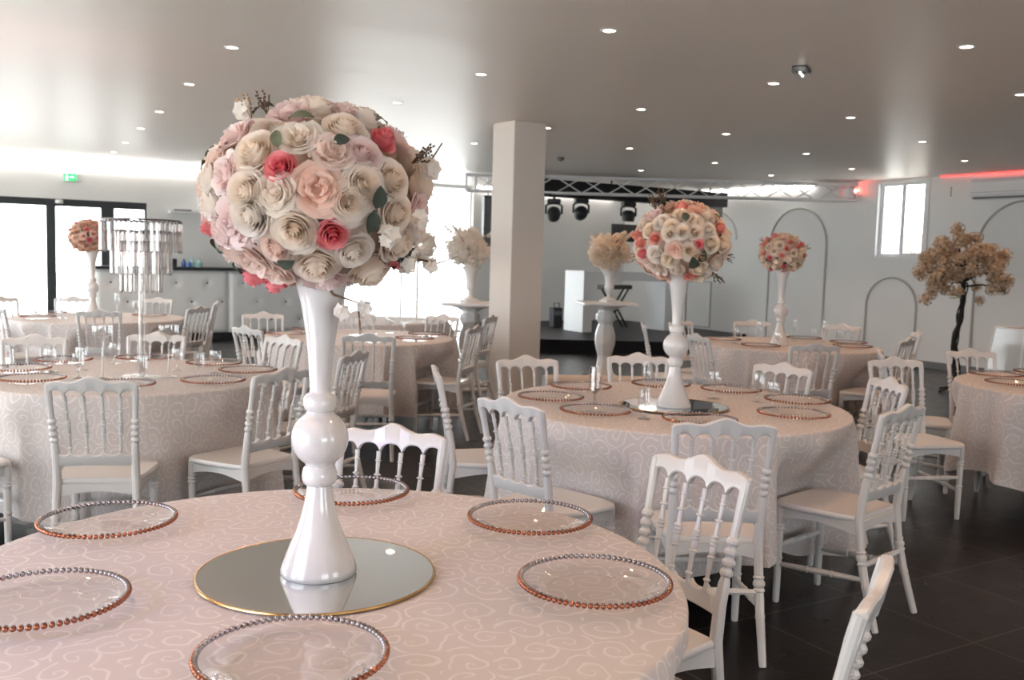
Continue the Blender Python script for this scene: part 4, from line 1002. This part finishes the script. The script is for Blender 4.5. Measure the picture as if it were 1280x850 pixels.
# ------------------------------------------------------------------ right wall fittings
t=thing('air_conditioner','white wall-mounted air conditioner at the upper right','air conditioner',W(RW-.002,7.8,0),ROT)
RW0=RW; RW=0
vs=[];prof=[(RW,2.43),(RW-.16,2.43),(RW-.2,2.50),(RW-.2,2.66),(RW-.17,2.71),(RW,2.71)]
g=G(); b0,b1=-.4,.45; vs=[(x,b,z) for b in (b0,b1) for x,z in prof]; n=len(prof); g.add(vs,[tuple(range(n)),tuple(range(2*n-1,n-1,-1))]+[(i,n+i,n+(i+1)%n,(i+1)%n) for i in range(n)]); g.obj('casing',M['whitepvc'],t,False)
G().box(RW-.195,RW-.15,b0+.04,b1-.04,2.435,2.46).obj('air_flap',M['gasket'],t,False); G().box(RW-.203,RW-.2,b0+.01,b1-.01,2.52,2.524).obj('panel_seam',M['gasket'],t,False)
RW=RW0
g=G()
for k in range(4): g.ball((RW-.004,8.68,2.62-.035*k),.011,8,5)
tag(robj(g,'wall_anchors',M['gasket'],smooth=True),'short column of small dark wall plugs beside the air conditioner','wall plugs')
# emergency light and smoke detector on the ceiling
t=thing('ceiling_emergency_light','rectangular emergency exit light with bright LEDs on the ceiling','light',(1.93,6.68,CH),ROT+.6)
g=G().box(-.13,.13,-.05,.05,-.055,0,.015); g.obj('clear_cover',M['acryl'],t,True,30); G().box(-.12,.12,-.045,.045,-.012,0).obj('back_plate',M['gasket'],t,False)
for x in (-.07,-.045,.03,.055): G().ball((x,0,-.04),.008,8,5).obj('led',M['led'],t)
t=thing('smoke_detector','small dark ceiling sensor right of the column','sensor',(.58,12.85,CH)); G().lathe([(.05,0),(.05,-.02),(.03,-.045),(.01,-.05)],16).obj('housing',M['gasket'],t)
# added glowing strip standing in for red uplighting, ceiling edge of right wall
for b0,b1,l in [(6.8,8.85,'added red glow strip standing in for uplighting at the ceiling above the air conditioner')]:
    tag(robj(G().box(RW-.03,RW-.012,b0,b1,CH-.010,CH-.002),'glow_strip',M['red']),l,'light strip')
M['coolled']=emis('white_led_strip',(1,.97,.93),22)
tag(robj(G().box(-1.5,5.8,BW-.05,BW-.03,CH-.10,CH-.07),'glow_strip',M['coolled']),'long white LED strip at the ceiling edge above the glass doors and bar','light strip')
tag(robj(G().box(RW-.05,RW-.03,11.2,15.5,CH-.03,CH-.008),'glow_strip',M['coolled']),'white LED strip at the ceiling edge behind the truss on the right wall','light strip')
tag(robj(G().box(8.9,12.2,BW-.05,BW-.03,CH-.03,CH-.008),'glow_strip',M['coolled']),'white LED strip at the ceiling edge of the stage wall behind the truss','light strip')
# clear acrylic stand at right edge
t=thing('acrylic_stand','clear acrylic tapered stand at the right picture edge behind the table','stand',(4.35,8.0,0),.1)
g=G(); bt,tp_=.30,.20
cs=[(-1,-1),(1,-1),(1,1),(-1,1)]
V=[(x*bt,y*bt,0) for x,y in cs]+[(x*tp_,y*tp_,.98) for x,y in cs]
g.add(V,[(0,1,5,4),(1,2,6,5),(2,3,7,6),(3,0,4,7),(4,5,6,7)]); g.obj('clear_panels',M['acryl'],t,False)
g=G()
for i in range(4): g.tube([V[i],V[i+4]],.008,6); g.tube([V[i+4],V[4+(i+1)%4]],.008,6)
g.obj('edge_frame',M['whitepvc'],t)

# ------------------------------------------------------------------ ceiling downlights
DL=[(-1.91,6.49,'largest one left of the near rose ball'),(-2.69,7.96,'second of the left diagonal row'),(-3.54,9.59,'third of the left diagonal row'),(-4.26,10.97,'fourth of the left diagonal row'),(-5.04,12.47,'fifth of the left diagonal row, faint'),(-5.73,13.76,'last and faintest of the left diagonal row'),
 (-.28,7.19,'just left of and above the column top'),(-1.07,8.62,'directly above the right part of the near rose ball'),(-.51,11.53,'low, close to the left edge of the column'),
 (.52,5.74,'the topmost and largest right of the picture centre'),(2.69,5.9,'largest one at the upper right'),(1.89,7.24,'just below the rectangular emergency light'),(1.09,8.63,'midway between the column top and the emergency light'),(.3,10.02,'touching the right edge of the column'),
 (3.0,8.78,'half way between emergency light and air conditioner'),(3.82,7.42,'cut by the right picture edge'),(2.17,10.11,'below and left of the emergency light, mid ceiling'),(1.35,11.63,'right of the column, above the truss middle'),(4.29,10.29,'above the right-hand window'),
 (3.48,11.67,'above the right half of the truss'),(4.61,13.33,'right above the right end of the truss'),(2.66,13.02,'close above the truss, over the far right table'),(1.85,14.39,'touching the truss left of the middle rose ball'),(3.84,14.6,'touching the truss right of its middle'),(5.53,11.98,'between the window and the air conditioner')]
ring=G().lathe([(.036,0),(.038,-.004),(.050,-.004),(.052,0)],28,(0,0,0),False,False).mesh('trim_ring',M['alu'],angle=30)
disc=G().lathe([(.0005,-.0015),(.037,-.0015)],24,(0,0,0),False,False).mesh('lamp_lens',M['lamp'],False)
sl=bpy.data.lights.new('spot','SPOT'); sl.energy=37; sl.color=(1,.56,.30); sl.spot_size=radians(118); sl.spot_blend=.9; sl.shadow_soft_size=.035
extra=[]
for a in (3.4,5.35,7.1,8.98,1.75,10.85,-.2):
    for k in range(-3,7):
        off={3.4:1.45,5.35:.5,7.1:1.2,8.98:.25,1.75:1.7,10.85:1.2,-.2:.8}[a]
        b=off+1.6*k; 
        w=W(a,b)
        if b<FW+.5: continue
        if all((w[0]-x)**2+(w[1]-y)**2>.9 for x,y,_ in DL): extra.append((w[0],w[1],None))
def vis(x,y): return y>5.0 and abs(x/y)<.56
for x,y,l in DL+[e for e in extra if not vis(e[0],e[1])]:
    t=thing('ceiling_light','small round recessed ceiling spotlight, '+(l or 'outside the picture'),'ceiling light',(x,y,CH),0,'recessed ceiling spotlights')
    link('trim_ring',ring,t); link('lamp_lens',disc,t)
    s=bpy.data.objects.new('spot_bulb',sl); COL.objects.link(s); s.parent=t; s.location=(0,0,-.012)

# ------------------------------------------------------------------ coloured party lights (left of the picture)
def par(x,y,z,target,color,e,label,m,size):
    t=thing('party_light',label,'stage light',(x,y,z),0,'party lights on stands')
    G().lathe([(.07,0),(.09,.03),(.09,.16),(.05,.2)],20).obj('lamp_body',M['black'],t)
    if z>.3: G().tube([(0,0,0),(0,0,-z+.02)],.015,8).obj('pole',M['black'],t); G().lathe([(.2,-z),(.2,-z+.02),(.02,-z+.03)],20).obj('foot',M['black'],t)
    l=bpy.data.lights.new('led','SPOT'); l.energy=e; l.color=color; l.spot_size=size; l.spot_blend=1; l.shadow_soft_size=.08
    o=bpy.data.objects.new('led_bulb',l); COL.objects.link(o); o.parent=t; o.location=(0,0,.23)
    d=Vector(target)-(Vector((x,y,z+.23))); o.rotation_euler=d.to_track_quat('-Z','Y').to_euler()
par(-4.6,5.2,0,(-3.3,6.5,2.8),(1,.12,.12),60,'small red uplight on the floor left of the picture',M['red'],radians(45))
par(-2.0,.6,1.35,(-1.0,1.9,.75),(.45,.34,1),70,'violet party light on a stand left of the near table',M['violet'],radians(60))

# ------------------------------------------------------------------ daylight
w=bpy.data.worlds.new('World'); SC.world=w; w.use_nodes=True; bg=w.node_tree.nodes['Background']
bg.inputs['Color'].default_value=(.93,.97,1,1); bg.inputs['Strength'].default_value=7.5
sun=bpy.data.lights.new('sun','SUN'); sun.energy=16; sun.color=(1,.96,.9); sun.angle=.02
so=bpy.data.objects.new('sun',sun); COL.objects.link(so); so.location=(0,-5,12); so.rotation_euler=(E2*1.0+Vector((0,0,-1.0))).to_track_quat('-Z','Y').to_euler()
def portal(cx,cy,cz,sx,sz,nrm):
    l=bpy.data.lights.new('portal','AREA'); l.shape='RECTANGLE'; l.size=sx; l.size_y=sz; l.cycles.is_portal=True
    o=bpy.data.objects.new('daylight_portal',l); COL.objects.link(o); o.location=(cx,cy,cz)
    o.rotation_euler=Vector(nrm).to_track_quat('-Z','Z').to_euler()
def pw(a,b,z,sx,sz,nrm): x,y,_=W(a,b); portal(x,y,z,sx,sz,nrm)
pw(.85,BW+.27,1.08,4.1,2.15,-E2); pw(7.37,BW+.27,1.38,2.95,2.77,-E2); pw(RW+.27,9.5,2.18,.94,1.2,-E1)
for b0,b1 in LWIN: pw(LW-.27,(b0+b1)/2,1.18,b1-b0,2.35,E1)
for a0,a1 in FWIN: pw((a0+a1)/2,FW-.27,1.42,a1-a0,1.85,E2)

# ------------------------------------------------------------------ camera
F,PITCH,ROLL,HC=1196,.0862,.027,1.462
cam=bpy.data.cameras.new('Camera'); cam.sensor_width=36; cam.lens=F/1280*36; cam.clip_start=.05; cam.clip_end=200
co=bpy.data.objects.new('Camera',cam); COL.objects.link(co)
fw=Vector((0,cos(PITCH),-sin(PITCH))); up=Vector((0,sin(PITCH),cos(PITCH))); rt=Vector((1,0,0))
r2=cos(ROLL)*rt+sin(ROLL)*up; u2=-sin(ROLL)*rt+cos(ROLL)*up
mt=Matrix((r2,u2,-fw)).transposed().to_4x4(); mt.translation=Vector((0,0,HC)); co.matrix_world=mt
cam.dof.use_dof=True; cam.dof.focus_distance=2.6; cam.dof.aperture_fstop=6.3
SC.camera=co
SC.view_settings.view_transform='Standard'; SC.view_settings.look='None'; SC.view_settings.gamma=1; SC.view_settings.exposure=0.0
SC.view_settings.use_curve_mapping=False
cy=SC.cycles; cy.max_bounces=10; cy.diffuse_bounces=5; cy.glossy_bounces=5; cy.transmission_bounces=6; cy.transparent_max_bounces=32
cy.caustics_reflective=False; cy.caustics_refractive=False; cy.sample_clamp_indirect=6; cy.use_denoising=True
